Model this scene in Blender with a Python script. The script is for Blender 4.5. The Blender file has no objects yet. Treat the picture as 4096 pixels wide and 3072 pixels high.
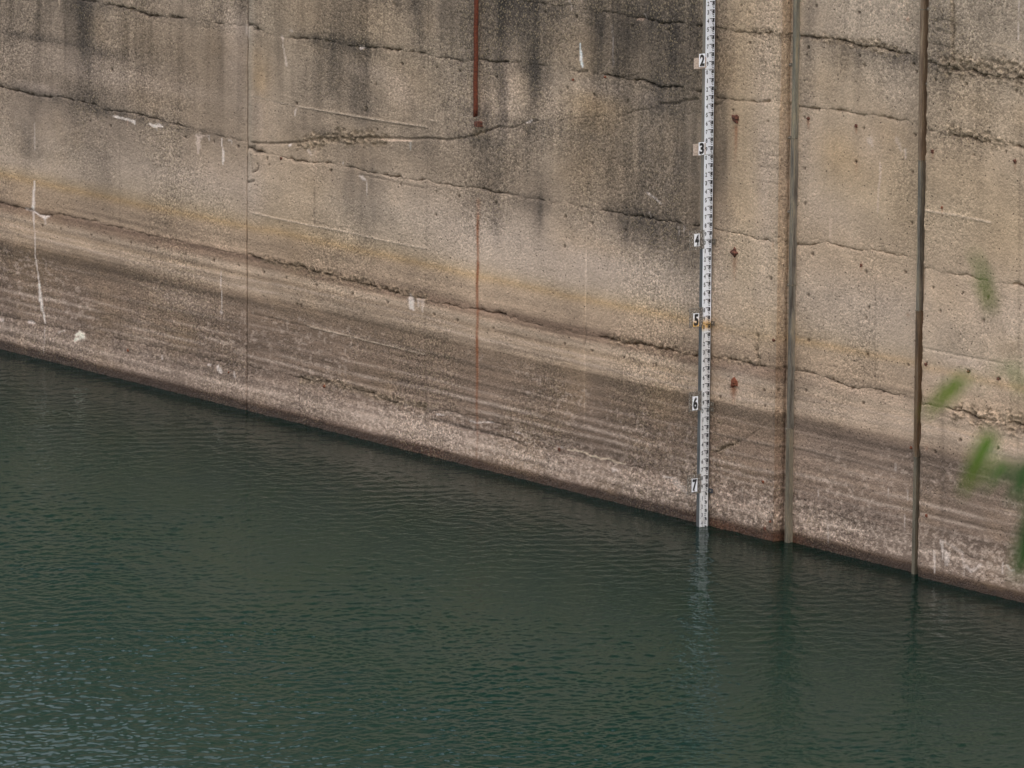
import bpy, bmesh, math, random
import numpy as np
from mathutils import Vector, Matrix

# ------------------------------------------------------------------ camera
CAM = (58.588, -48.297, 14.960)
YAW, PITCH, ROLL, FPX = 0.91218, 0.17330, 0.00838, 26275.84
IW, IH = 4096.0, 3072.0
sc = bpy.context.scene
C = sc.collection
_f = np.array([-math.sin(YAW)*math.cos(PITCH), math.cos(YAW)*math.cos(PITCH), -math.sin(PITCH)])
_r0 = np.array([math.cos(YAW), math.sin(YAW), 0.0]); _u0 = np.cross(_r0, _f)
_r = _r0*math.cos(ROLL)+_u0*math.sin(ROLL); _u = -_r0*math.sin(ROLL)+_u0*math.cos(ROLL)
cam_d = bpy.data.cameras.new('camera'); cam = bpy.data.objects.new('camera', cam_d); C.objects.link(cam)
cam.matrix_world = Matrix(((_r[0], _u[0], -_f[0], CAM[0]), (_r[1], _u[1], -_f[1], CAM[1]),
                           (_r[2], _u[2], -_f[2], CAM[2]), (0, 0, 0, 1)))
cam_d.sensor_width = 36.0; cam_d.lens = FPX/IW*36.0
cam_d.clip_start = 0.5; cam_d.clip_end = 3000
cam_d.dof.use_dof = True; cam_d.dof.focus_distance = 75.5; cam_d.dof.aperture_fstop = 6.4
sc.camera = cam

# ------------------------------------------------------------------ world, sun, exposure
SUN_EL, SUN_AZ = 58.0, 112.0        # azimuth measured from the -Y direction, negative = towards -X
w = bpy.data.worlds.new('World'); sc.world = w; w.use_nodes = True
nt = w.node_tree; bg = nt.nodes['Background']
sky = nt.nodes.new('ShaderNodeTexSky'); sky.sky_type = 'NISHITA'; sky.sun_disc = False
sd = np.array([math.sin(math.radians(SUN_AZ)), -math.cos(math.radians(SUN_AZ))])   # horizontal direction towards the sun
sky.sun_elevation = math.radians(SUN_EL); sky.sun_rotation = math.atan2(sd[0], sd[1])
sky.dust_density = 7.0; sky.air_density = 1.0; sky.ozone_density = 0.6; sky.altitude = 200
hs = nt.nodes.new('ShaderNodeHueSaturation'); hs.inputs['Saturation'].default_value = 0.28
nt.links.new(sky.outputs[0], hs.inputs['Color']); nt.links.new(hs.outputs[0], bg.inputs[0])
bg.inputs[1].default_value = 0.15
sl = bpy.data.lights.new('sun', 'SUN'); sl.energy = 0.7; sl.angle = math.radians(35); sl.color = (1.0, 0.93, 0.87)
so = bpy.data.objects.new('sun', sl); C.objects.link(so)
ce = math.cos(math.radians(SUN_EL))
so.rotation_euler = Vector((sd[0]*ce, sd[1]*ce, math.sin(math.radians(SUN_EL)))).to_track_quat('Z', 'Y').to_euler()
sc.view_settings.view_transform = 'Standard'; sc.view_settings.look = 'None'
sc.view_settings.exposure = 1.60; sc.view_settings.gamma = 1.0; sc.view_settings.use_curve_mapping = False
sc.render.engine = 'CYCLES'

# ------------------------------------------------------------------ helpers
def lin(r, g, b):
    f = lambda c: (c/255/12.92) if c/255 <= .04045 else ((c/255+.055)/1.055)**2.4
    return (f(r), f(g), f(b))
def P(px, py, y=0.0):
    """survey point: where a sight line meets the wall face that lies y metres behind the gauge wall"""
    d = _f+_r*(px-IW/2)/FPX-_u*(py-IH/2)/FPX
    t = (y-CAM[1])/d[1]
    return CAM[0]+d[0]*t, CAM[2]+d[2]*t
def PP(pts, y=0.0):
    return np.array([P(p[0], p[1], y) for p in pts])

def _h(ix, iy, s):
    h = (ix.astype(np.int64)*374761393+iy.astype(np.int64)*668265263+s*974634777) & 0xffffffff
    h = ((h ^ (h >> 13))*1274126177) & 0xffffffff
    return ((h ^ (h >> 16)) & 0xffffff)/float(0xffffff)
def vn(x, y, s=0):
    xi = np.floor(x); yi = np.floor(y); fx = x-xi; fy = y-yi
    fx = fx*fx*(3-2*fx); fy = fy*fy*(3-2*fy)
    a = _h(xi, yi, s); b = _h(xi+1, yi, s); c = _h(xi, yi+1, s); d = _h(xi+1, yi+1, s)
    return (a*(1-fx)+b*fx)*(1-fy)+(c*(1-fx)+d*fx)*fy
def fbm(x, y, s=0, o=4, g=.5):
    t = 0; a = 1; n = 0
    for k in range(o):
        t = t+a*vn(x*2**k+17.3*k, y*2**k-9.1*k, s+k*31); n += a; a *= g
    return t/n
def sstep(a, b, x):
    t = np.clip((x-a)/(b-a), 0, 1); return t*t*(3-2*t)

def tag(o, label=None, cat=None, group=None, kind=None):
    if label: o['label'] = label
    if cat: o['category'] = cat
    if group: o['group'] = group
    if kind: o['kind'] = kind
    return o
def empty(name, loc=(0, 0, 0)):
    o = bpy.data.objects.new(name, None); o.location = loc; C.objects.link(o); return o
def link(name, me, mat, parent=None, loc=None):
    o = bpy.data.objects.new(name, me)
    if mat is not None and not me.materials: me.materials.append(mat)
    if parent is not None: o.parent = parent
    if loc is not None: o.location = loc
    C.objects.link(o); return o
def grid_mesh(name, V, smooth=True, flip=False):
    """V: (rows, cols, 3)"""
    n, m = V.shape[:2]; me = bpy.data.meshes.new(name)
    me.vertices.add(n*m); me.vertices.foreach_set('co', V.reshape(-1).astype(np.float32))
    i = np.arange(n*m).reshape(n, m)
    q = np.stack([i[:-1, :-1], i[:-1, 1:], i[1:, 1:], i[1:, :-1]], -1).reshape(-1, 4)
    if flip: q = q[:, ::-1]
    me.loops.add(q.size); me.loops.foreach_set('vertex_index', q.reshape(-1).astype(np.int32))
    me.polygons.add(len(q)); me.polygons.foreach_set('loop_start', (np.arange(len(q))*4).astype(np.int32))
    try: me.polygons.foreach_set('loop_total', np.full(len(q), 4, np.int32))
    except Exception: pass
    me.polygons.foreach_set('use_smooth', np.full(len(q), smooth, bool))
    me.update(calc_edges=True); return me
def box_bm(bm, x0, x1, y0, y1, z0, z1, bev=0.0):
    r = bmesh.ops.create_cube(bm, size=1.0)
    for v in r['verts']:
        v.co = ((x0+x1)/2+v.co.x*(x1-x0), (y0+y1)/2+v.co.y*(y1-y0), (z0+z1)/2+v.co.z*(z1-z0))
    if bev > 0:
        es = list({e for v in r['verts'] for e in v.link_edges})
        bmesh.ops.bevel(bm, geom=es, offset=bev, segments=2, affect='EDGES', profile=.5)
    return bm
def cyl_bm(bm, p, axis, r, l, seg=16, r2=None):
    rr = bmesh.ops.create_cone(bm, cap_ends=True, segments=seg, radius1=r, radius2=r if r2 is None else r2, depth=l)
    q = Vector((0, 0, 1)).rotation_difference(Vector(axis).normalized()).to_matrix().to_4x4()
    bmesh.ops.transform(bm, matrix=Matrix.Translation(Vector(p)) @ q, verts=rr['verts'])
    return rr['verts']
def to_me(bm, name, smooth=False):
    me = bpy.data.meshes.new(name); bmesh.ops.recalc_face_normals(bm, faces=bm.faces[:]); bm.to_mesh(me); bm.free()
    if smooth:
        for p in me.polygons: p.use_smooth = True
    return me

# node helper ---------------------------------------------------------------
class N:
    def __init__(s, name):
        s.m = bpy.data.materials.new(name); s.m.use_nodes = True; s.t = s.m.node_tree
        s.b = s.t.nodes['Principled BSDF']; s.out = s.t.nodes['Material Output']
        s.co = s.t.nodes.new('ShaderNodeTexCoord').outputs['Object']
    def n(s, ty, **kw):
        o = s.t.nodes.new(ty)
        for k, v in kw.items(): setattr(o, k, v)
        return o
    def l(s, a, b): s.t.links.new(a, b)
    def put(s, sock, v):
        if isinstance(v, bpy.types.NodeSocket): s.l(v, sock)
        else: sock.default_value = v
    def noise(s, scale, detail=4, rough=.5, vec=None, dist=0):
        o = s.n('ShaderNodeTexNoise'); o.inputs['Scale'].default_value = scale; o.inputs['Detail'].default_value = detail
        o.inputs['Roughness'].default_value = rough; o.inputs['Distortion'].default_value = dist
        s.l(vec if vec is not None else s.co, o.inputs['Vector']); return o.outputs[0]
    def vor(s, scale, feat='F1', vec=None):
        o = s.n('ShaderNodeTexVoronoi', feature=feat); o.inputs['Scale'].default_value = scale
        s.l(vec if vec is not None else s.co, o.inputs['Vector']); return o
    def mapv(s, scale):
        o = s.n('ShaderNodeMapping'); o.inputs['Scale'].default_value = scale; s.l(s.co, o.inputs['Vector']); return o.outputs[0]
    def mr(s, v, a, b, c, d):
        o = s.n('ShaderNodeMapRange'); s.put(o.inputs[0], v)
        for i, x in zip((1, 2, 3, 4), (a, b, c, d)): s.put(o.inputs[i], x)
        return o.outputs[0]
    def mth(s, op, a, b=0.0, cl=False):
        o = s.n('ShaderNodeMath', operation=op); o.use_clamp = cl; s.put(o.inputs[0], a); s.put(o.inputs[1], b); return o.outputs[0]
    def mix(s, f, a, b, bt='MIX'):
        o = s.n('ShaderNodeMix', data_type='RGBA', blend_type=bt); s.put(o.inputs[0], f)
        for i, x in ((6, a), (7, b)):
            if not isinstance(x, bpy.types.NodeSocket) and len(x) == 3: x = (*x, 1)
            s.put(o.inputs[i], x)
        return o.outputs[2]
    def bump(s, h, strength, dist):
        o = s.n('ShaderNodeBump'); o.inputs['Strength'].default_value = strength; o.inputs['Distance'].default_value = dist
        s.l(h, o.inputs['Height']); return o.outputs[0]
    def attr(s, name, col=False):
        o = s.n('ShaderNodeAttribute'); o.attribute_name = name; return o.outputs['Color' if col else 'Fac']
    def grey(s, f):     # float -> colour multiplier
        o = s.n('ShaderNodeCombineColor')
        for i in range(3): s.put(o.inputs[i], f)
        return o.outputs[0]

# ------------------------------------------------------------------ materials
def concrete_mat():
    k = N('weathered_concrete'); rough = k.attr('grain')
    base = k.attr('stain', True)
    n1 = k.noise(26, 5, .68); n2 = k.noise(75, 3, .65); n0 = k.noise(5.5, 4, .6)
    v = k.vor(36); vc = k.n('ShaderNodeSeparateColor'); k.l(v.outputs['Color'], vc.inputs[0])
    m1 = k.mr(n1, .3, .7, .50, 1.50); m2 = k.mr(n2, .3, .7, .66, 1.34); m0 = k.mr(n0, .3, .7, .88, 1.12)
    m3 = k.mr(vc.outputs[0], 0, 1, .68, 1.32)
    allm = k.mth('MULTIPLY', k.mth('MULTIPLY', m1, m2), k.mth('MULTIPLY', m0, m3))
    amt = k.mr(rough, .12, .85, .26, 1.05)
    mul = k.mr(amt, 0, 1, 1.0, allm)
    col = k.mix(1.0, base, k.grey(mul), 'MULTIPLY')
    # pale yellow aggregate grains showing through the skin
    g = k.mth('MULTIPLY', k.mr(vc.outputs[1], .62, .74, 0, 1), k.mr(v.outputs['Distance'], .3, .55, 1, 0))
    g = k.mth('MULTIPLY', g, k.mth('MULTIPLY', k.mr(rough, .25, 1, .05, .62), k.mr(n2, .4, .6, .3, 1)))
    col = k.mix(g, col, lin(196, 172, 136))
    # dark specks / open pores
    vp = k.vor(24); vpc = k.n('ShaderNodeSeparateColor'); k.l(vp.outputs['Color'], vpc.inputs[0])
    p = k.mth('MULTIPLY', k.mr(vpc.outputs[2], .86, .9, 0, 1), k.mr(vp.outputs['Distance'], .12, .3, .7, 0))
    col = k.mix(p, col, lin(52, 46, 42))
    k.l(col, k.b.inputs['Base Color'])
    wet = k.attr('wet')
    k.l(k.mr(wet, 0, 1, .92, .38), k.b.inputs['Roughness'])
    k.b.inputs['Specular IOR Level'].default_value = .3
    h = k.mth('ADD', k.mth('MULTIPLY', n1, 1.0), k.mth('MULTIPLY', n2, .5))
    h = k.mth('SUBTRACT', h, k.mth('MULTIPLY', v.outputs['Distance'], .5))
    h = k.mth('MULTIPLY', h, k.mr(rough, 0, 1, .45, 1.1))
    h = k.mth('SUBTRACT', h, k.mth('MULTIPLY', p, .8))
    k.l(k.bump(h, .9, .022), k.b.inputs['Normal'])
    return k.m
def simple_mat(name, c1, c2, scale=20, rough=.6, metal=0.0, bump=.2, vec=None, contrast=(.35, .65), spec=.5, dist=.004):
    k = N(name); v = k.mapv(vec) if vec else k.co
    n = k.noise(scale, 5, .65, v); f = k.mr(n, contrast[0], contrast[1], 0, 1)
    k.l(k.mix(f, c1, c2), k.b.inputs['Base Color']); k.b.inputs['Roughness'].default_value = rough
    k.b.inputs['Metallic'].default_value = metal; k.b.inputs['Specular IOR Level'].default_value = spec
    if bump: k.l(k.bump(n, bump, dist), k.b.inputs['Normal'])
    return k.m
M = {}
M['concrete'] = concrete_mat()
M['rust'] = simple_mat('rusty_steel', lin(66, 28, 15), lin(122, 60, 34), 40, .85, .1, .5, contrast=(.3, .7))
M['rust_dark'] = simple_mat('dark_rust', lin(52, 30, 24), lin(118, 72, 54), 45, .9, 0, .6)
M['rust_bright'] = simple_mat('orange_rust', lin(84, 42, 30), lin(136, 78, 50), 60, .9, 0, .6)
M['bracket'] = simple_mat('dull_bracket_steel', lin(92, 82, 72), lin(140, 128, 112), 30, .6, .3, .2)
M['bracket_blue'] = simple_mat('blue_grey_bracket_steel', lin(66, 68, 76), lin(92, 92, 98), 30, .5, .4, .2)
M['bolt'] = simple_mat('bolt_steel', lin(120, 110, 98), lin(170, 160, 145), 60, .5, .5, .2)
M['beam_top'] = simple_mat('dusty_beam_paint', lin(118, 108, 96), lin(150, 140, 126), 9, .6, .1, .15, (3, 3, .35))
M['beam_low'] = simple_mat('grey_beam_paint', lin(84, 84, 84), lin(112, 112, 110), 9, .5, .2, .15, (3, 3, .35))
def enamel(name, c, dirt, amt):
    k = N(name); n = k.noise(7, 5, .7, k.mapv((4, 4, 1))); f = k.mr(n, .5, .8, 0, amt)
    col = k.mix(f, c, dirt)
    ng = k.n('ShaderNodeNewGeometry'); geo = k.n('ShaderNodeSeparateXYZ'); k.l(ng.outputs['Position'], geo.inputs[0])
    z = geo.outputs[2]
    o = k.mth('MULTIPLY', k.mr(z, 2.52, 2.43, 0, 1), k.mr(z, 2.33, 2.38, 0, 1))    # tide mark at 2.4 m, same as on the wall
    nn = k.noise(14, 3, .6, k.mapv((1, 1, .4)))
    col = k.mix(k.mth('MULTIPLY', o, k.mr(nn, .3, .55, .6, 1)), col, lin(214, 168, 96))
    k.l(col, k.b.inputs['Base Color']); k.b.inputs['Roughness'].default_value = .3
    return k.m
M['enamel'] = enamel('white_enamel', (.83, .84, .88), lin(170, 165, 158), .35)
M['enamel_low'] = enamel('stained_white_enamel', (.74, .73, .73), lin(140, 128, 112), .75)
M['black'] = simple_mat('black_enamel', (.012, .012, .014), (.03, .03, .03), 30, .35, 0, 0)
M['grey_print'] = simple_mat('faded_print', (.10, .10, .11), (.3, .3, .3), 50, .5, 0, 0)
def acrylic():
    k = N('scratched_acrylic'); n = k.noise(55, 5, .75); f = k.mr(n, .52, .66, 0, 1)
    k.l(k.mix(f, lin(120, 112, 104), lin(205, 196, 186)), k.b.inputs['Base Color']); k.b.inputs['Roughness'].default_value = .3
    tr = k.n('ShaderNodeBsdfTransparent'); tr.inputs[0].default_value = (.92, .93, .92, 1)
    ms = k.n('ShaderNodeMixShader'); k.l(k.mr(f, 0, 1, .42, .85), ms.inputs[0]); k.l(tr.outputs[0], ms.inputs[1]); k.l(k.b.outputs[0], ms.inputs[2])
    k.l(ms.outputs[0], k.out.inputs['Surface']); return k.m
M['acrylic'] = acrylic()
M['pinkish_plate'] = simple_mat('chalky_plate', lin(150, 134, 122), lin(196, 178, 164), 40, .7, 0, .1)
def patina(name, cols, seed):
    cols = [(c[0]*2.3, c[1]*2.0, c[2]*1.85) for c in cols]
    k = N(name); mp = k.n('ShaderNodeMapping'); mp.inputs['Scale'].default_value = (6, 6, .8); mp.inputs['Location'].default_value = (seed*3.1, 0, seed*7.7)
    k.l(k.co, mp.inputs['Vector'])
    n = k.noise(3.2, 5, .6, mp.outputs[0]); n2 = k.noise(30, 4, .7, mp.outputs[0])
    r = k.n('ShaderNodeValToRGB'); e = r.color_ramp.elements
    e[0].position = .3; e[0].color = (*cols[0], 1); e[1].position = .72; e[1].color = (*cols[2], 1)
    m = e.new(.5); m.color = (*cols[1], 1); k.l(n, r.inputs[0])
    col = k.mix(1.0, r.outputs[0], k.grey(k.mr(n2, .3, .7, .7, 1.3)), 'MULTIPLY')
    k.l(col, k.b.inputs['Base Color']); k.b.inputs['Roughness'].default_value = .55; k.b.inputs['Metallic'].default_value = .15
    k.l(k.bump(n2, .2, .003), k.b.inputs['Normal']); return k.m
PAT = [patina('patina_dark_green', [lin(62, 62, 56), lin(92, 94, 86), lin(118, 114, 96)], 1),
       patina('patina_slate', [lin(52, 50, 46), lin(84, 84, 78), lin(112, 108, 92)], 2),
       patina('patina_pale', [lin(62, 59, 52), lin(86, 85, 75), lin(94, 88, 74)], 3),
       patina('patina_brown', [lin(66, 57, 48), lin(94, 83, 69), lin(116, 108, 92)], 4),
       patina('patina_ochre', [lin(60, 52, 42), lin(82, 69, 53), lin(90, 86, 76)], 5)]

def water_mat():
    k = N('reservoir_water')
    geo = k.n('ShaderNodeNewGeometry')
    n1 = k.noise(19, 2, .5, k.mapv((1, 1, 1)), .4); n2 = k.noise(1.1, 2, .5)
    body = k.mix(k.mr(n2, .3, .7, 0, 1), (.0003, .0128, .0104), (.0006, .0132, .0088))
    k.l(body, k.b.inputs['Base Color'])
    k.b.inputs['Roughness'].default_value = .03; k.b.inputs['IOR'].default_value = 1.333; k.b.inputs['Specular IOR Level'].default_value = .22
    bmp = k.bump(n1, .2, .012)
    k.l(bmp, k.b.inputs['Normal'])
    # a shallow look into the top of the murky water
    tr = k.n('ShaderNodeBsdfTransparent'); tr.inputs[0].default_value = (.40, .52, .36, 1)
    fr = k.n('ShaderNodeFresnel'); fr.inputs[0].default_value = 1.333; k.l(bmp, fr.inputs['Normal'])
    ms = k.n('ShaderNodeMixShader'); k.l(k.mth('MULTIPLY', k.mth('SUBTRACT', 1.0, fr.outputs[0]), .32), ms.inputs[0])
    k.l(k.b.outputs[0], ms.inputs[1]); k.l(tr.outputs[0], ms.inputs[2])
    k.l(ms.outputs[0], k.out.inputs['Surface']); return k.m
M['water'] = water_mat()

# ------------------------------------------------------------------ dam wall: surveyed lines and stains
XJ = P(988, 900)[0]            # vertical contraction joint
XR = P(3112, 1000)[0]          # outer corner of the guide recess
YN, YR = .15, .05              # depth of the recess, depth of the right-hand block
XS = P(3696, 825, YR)[0]       # right edge of the recess
ZTOP = 7.32

# horizontal construction joints: (px, py, groove strength)
S0 = [
 [(-900, 1040, .3), (0, 1262, .35), (149, 1290, .35), (249, 1318, .3), (448, 1352, .25), (647, 1393, .25), (796, 1427, .4), (990, 1467, .5)],
 [(-900, 610, .5), (0, 810, .9), (75, 830, .9), (134, 842, .8), (164, 858, .6), (249, 862, .9), (348, 882, .8), (448, 904, .5), (547, 928, .4), (746, 972, .4), (895, 1004, .5), (990, 1021, .7)],
 [(-900, 150, .8), (0, 348, 1), (90, 370, 1.2), (149, 385, 1.2), (224, 390, 1), (298, 403, 1), (373, 423, 1), (423, 440, 1), (497, 450, .7), (587, 465, .7), (696, 497, .6), (796, 525, .5), (895, 547, .7), (990, 567, .8)],
 [(-900, -280, .8), (0, -85, .8), (298, 0, 1), (373, 10, 1.2), (447, 20, 1.4), (537, 42, 1.4), (597, 60, 1.4), (696, 72, 1.2), (796, 77, 1.4), (845, 92, 1.4), (990, 104, 1.2)]]
S1 = [
 [(988, 1467, .6), (1075, 1483, .6), (1184, 1509, .8), (1210, 1520, 1.4), (1273, 1526, 1.6), (1348, 1532, 1.6), (1423, 1561, 1.6), (1497, 1576, 1.2), (1537, 1602, 1.2), (1696, 1632, 1.3), (1796, 1648, .8), (1910, 1668, .8), (1975, 1690, .4), (2149, 1745, .2), (2273, 1798, .3), (2497, 1856, .2), (2800, 1932, .15), (2950, 1968, .15), (3140, 2012, .2), (3200, 2020, .2)],
 [(988, 1021, .9), (1050, 1039, 1.2), (1149, 1062, 1.8), (1180, 1066, .8), (1209, 1073, 1.6), (1298, 1098, 1.8), (1373, 1121, 1.8), (1487, 1146, 1.8), (1572, 1168, 1.8), (1686, 1196, 1.5), (1746, 1210, 1.2), (1845, 1233, 1), (1910, 1240, 1.2), (1994, 1255, 1.4), (2050, 1270, 1.2), (2149, 1297, 1), (2224, 1318, 1), (2338, 1339, .9), (2423, 1350, 1.2), (2497, 1372, 1.6), (2562, 1377, 1.2), (2646, 1394, 1.8), (2696, 1407, 1.6), (2796, 1427, 1.4), (2845, 1432, 1.5), (2920, 1437, 1.5), (2970, 1449, 1.8), (3030, 1462, 1.8), (3060, 1473, 1), (3120, 1483, 1.5), (3180, 1478, 1)],
 [(988, 594, 1.2), (1015, 604, 2), (1124, 627, 1.8), (1199, 649, 1.4), (1273, 651, 1.4), (1348, 659, 1.2), (1423, 674, 1), (1467, 690, .6), (1562, 706, 1), (1622, 711, 1), (1671, 724, 1.2), (1711, 721, 1.2), (1761, 735, 1.2), (1825, 751, .8), (1855, 748, 1.1), (1945, 761, 1.2), (1994, 775, 1), (2075, 785, .8), (2149, 796, .9), (2239, 811, .9), (2348, 830, 1), (2433, 845, .9), (2497, 857, .8), (2597, 875, 1), (2671, 884, 1), (2746, 903, 1.1), (2800, 904, 1), (2855, 919, .7), (2945, 934, .7), (2995, 947, .8), (3034, 957, .7), (3089, 971, .9), (3120, 971, 1), (3170, 968, 1)],
 [(988, 104, 1), (1030, 118, .8), (1085, 140, .4), (1125, 150, .6), (1209, 159, 1.2), (1260, 154, 1.2), (1320, 170, 1.5), (1400, 186, 1.8), (1497, 193, 1.4), (1650, 206, 1.6), (1712, 220, 1), (1790, 235, 1), (1850, 250, 1), (1920, 242, 1.2), (2000, 251, 1), (2124, 256, .8), (2249, 271, .8), (2348, 285, 1.2), (2423, 299, 1.3), (2522, 318, 1.4), (2572, 323, 1.4), (2622, 344, 1.6), (2696, 348, 1.4), (2796, 366, 1.2), (2860, 396, 1), (2895, 397, 1.2), (2970, 405, .8), (3044, 408, .9), (3100, 414, 1.1), (3170, 415, 1)],
 [(988, -160, .8), (1700, -50, .8), (2100, 0, 1), (2184, 15, 1.3), (2273, 22, 1.3), (2348, 37, 1.2), (2448, 50, .5), (2522, 65, .5), (2646, 90, 1), (2721, 93, 1), (2805, 105, 1), (2860, 114, 1), (2905, 118, 1), (2945, 130, 1), (3020, 133, .8), (3120, 136, 1), (3170, 136, 1)]]
S2 = [
 [(3060, 1995, .1), (3180, 2020, .15), (3300, 2045, .2), (3400, 2075, .15), (3660, 2140, .2), (3760, 2165, .2)],
 [(3060, 1470, .4), (3180, 1478, .5), (3230, 1486, .8), (3294, 1511, 1), (3394, 1546, 1), (3493, 1558, .8), (3568, 1576, .7), (3657, 1591, .7), (3760, 1610, .7)],
 [(3060, 962, .7), (3180, 972, .8), (3235, 979, .8), (3304, 972, .8), (3354, 984, .9), (3419, 994, .8), (3493, 1004, .9), (3568, 1016, .9), (3662, 1036, .9), (3760, 1052, .9)],
 [(3060, 400, .8), (3185, 418, 1), (3269, 435, 1), (3369, 443, .9), (3468, 457, .8), (3543, 470, .8), (3603, 480, .8), (3675, 490, .8), (3780, 505, .8)],
 [(3060, 125, 1), (3187, 137, 1.2), (3230, 145, 1.4), (3294, 157, 1.5), (3369, 162, 1.4), (3444, 181, 1.8), (3518, 194, 1.8), (3593, 211, 1.6), (3677, 229, 1.4), (3780, 250, 1)]]
S3 = [
 [(3600, 2150, .2), (3681, 2175, .2), (3860, 2220, .3), (4096, 2278, .2), (4500, 2375, .2), (6000, 2750, .2)],
 [(3600, 1600, .7), (3685, 1619, .9), (3771, 1625, 1.6), (3843, 1646, 2.2), (3907, 1673, 2.2), (3997, 1688, 2.4), (4096, 1702, 2.2), (4500, 1780, 1), (6000, 2080, 1)],
 [(3600, 1045, .8), (3690, 1069, .9), (3742, 1081, .9), (3841, 1098, .8), (3941, 1121, .8), (4015, 1133, 1), (4096, 1146, 1), (4500, 1210, 1), (6000, 1430, 1)],
 [(3600, 505, .8), (3702, 522, .9), (3792, 537, 1.4), (3841, 545, 1.6), (3916, 564, 1.4), (3991, 572, 1.8), (4096, 597, 1.2), (4500, 660, 1), (6000, 850, 1)],
 [(3600, 225, .8), (3717, 249, .9), (3792, 274, 1.6), (3866, 283, 1.8), (3941, 298, 2), (4015, 308, 2.2), (4096, 320, 2.2), (4500, 370, 1), (6000, 560, 1)]]
def conv(lines, y):
    out = []
    for ln in lines:
        a = np.array([[*P(p[0], p[1], y), p[2]] for p in ln]); a = a[np.argsort(a[:, 0])]; out.append(a)
    return out

FE = []            # surface features: (kind, section set, pts(x,z), params)
def feat(kind, pts, secs=(0, 1), y=0.0, **kw): FE.append((kind, secs, PP(pts, y), kw))
# wandering cracks
feat('crack', [(1005, 572), (1080, 574), (1190, 570), (1270, 556), (1330, 552), (1400, 550), (1500, 552), (1560, 551), (1640, 556), (1712, 553), (1790, 560), (1850, 552), (1900, 540), (1945, 525), (1990, 508)], w=.011, d=.024, dark=.5)
feat('crack', [(1990, 508), (2050, 513), (2099, 490), (2150, 482)], w=.009, d=.016, dark=.4)
feat('crack', [(2150, 482), (2199, 485), (2323, 472), (2423, 463)], w=.007, d=.006, dark=.2)
feat('crack', [(2470, 464), (2497, 462), (2540, 442), (2590, 436)], w=.010, d=.014, dark=.4)
feat('rubble', [(1200, 575), (1290, 562), (1360, 552), (1450, 552), (1530, 553)], w=.13, d=.028)
feat('rubble', [(1250, 566), (1400, 555)], w=.09, d=.02)
feat('rubble', [(1895, 533), (1925, 520)], w=.08, d=.02)
feat('crack', [(2273, 278), (2320, 290), (2348, 285)], w=.01, d=.012, dark=.4)
feat('crack', [(2640, 412), (2700, 415), (2740, 402), (2790, 397)], w=.012, d=.02, dark=.6)
feat('crack', [(2500, 310), (2540, 300), (2560, 322)], w=.008, d=.01, dark=.3)
feat('crack', [(2850, 400), (2862, 420), (2880, 415), (2895, 397)], w=.01, d=.02, dark=.5)
feat('crack', [(1005, 590), (1018, 585), (1012, 600)], w=.015, d=.02, dark=.5)
feat('crack', [(990, 98), (1015, 100), (1030, 112), (1028, 120), (1010, 118)], w=.012, d=.02, dark=.5)
feat('crack', [(1010, 690), (1030, 680), (1035, 665), (1030, 655)], w=.01, d=.015, dark=.6)
feat('crack', [(990, 730), (1005, 728), (1018, 722)], w=.012, d=.02, dark=.7)
feat('crack', [(1440, 697), (1560, 722), (1700, 755)], w=.008, d=.008, dark=.35)
feat('crack', [(2338, 1380), (2344, 1340), (2341, 1300)], w=.012, d=.012, dark=.4)
feat('crack', [(3034, 1455), (3028, 1400), (3030, 1340)], w=.02, d=.02, dark=.5)
feat('rubble', [(3034, 1455), (3028, 1400), (3030, 1350)], w=.06, d=.015)
feat('crack', [(2850, 1812), (2880, 1800), (2900, 1785), (2945, 1778), (2970, 1762), (2995, 1748), (3034, 1718), (3070, 1690), (3110, 1655)], w=.007, d=.010, dark=.3)
feat('rubble', [(2875, 1800), (2905, 1784), (2950, 1770)], w=.06, d=.018)
feat('crack', [(2880, 1798), (2900, 1785), (2930, 1780)], w=.014, d=.03, dark=.6)
feat('crack', [(2000, 1742), (2050, 1760), (2110, 1790)], w=.01, d=.012, dark=.4)
feat('crack', [(1730, 1680), (1850, 1710), (1980, 1738), (2010, 1748)], w=.014, d=.012, dark=.4)
for a in [((3030, 140), (3120, 172)), ((3045, 208), (3120, 216)), ((3046, 250), (3120, 268)), ((3046, 283), (3120, 300)), ((3042, 355), (3118, 365)),
          ((3042, 495), (3115, 503)), ((3038, 565), (3113, 576)), ((3036, 615), (3113, 626)), ((3034, 665), (3113, 676)), ((3034, 725), (3112, 737))]:
    feat('crack', a, w=.006, d=.006, dark=.32)
feat('crack', [(3046, 130), (3046, 300), (3040, 420), (3036, 700)], w=.008, d=.002, dark=.10)
# board marks and vertical form joints
for xs, dk in [([(477, -200), (478, 500), (482, 1560)], .16), ([(1718, -200), (1712, 100), (1706, 900), (1701, 1730)], .2), ([(2360, -200), (2352, 500), (2345, 900), (2339, 1700)], -.12),
               ([(2450, -200), (2449, 260)], .4), ([(1258, 750), (1258, 895)], .4), ([(1375, 1130), (1374, 1560)], -.2), ([(1198, 1510), (1197, 1680)], .3), ([(2338, 1400), (2337, 1700)], -.5), ([(2345, 1000), (2340, 1350)], -.35)]:
    feat('crack', xs, w=.010, d=.004, dark=dk*1.7)
feat('crack', [(3500, 1150), (3500, 1560)], (2,), YN, w=.012, d=.004, dark=.3)
feat('crack', [(3420, 1150), (3418, 1440)], (2,), YN, w=.02, d=.0, dark=-.2)
feat('crack', [(3811, 0), (3815, 120), (3812, 250)], (3,), YR, w=.018, d=.02, dark=.6)
feat('rubble', [(3811, 0), (3815, 120), (3812, 250)], (3,), YR, w=.07, d=.014)
feat('crack', [(4078, 500), (4070, 1800)], (3,), YR, w=.02, d=.004, dark=.25)
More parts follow.
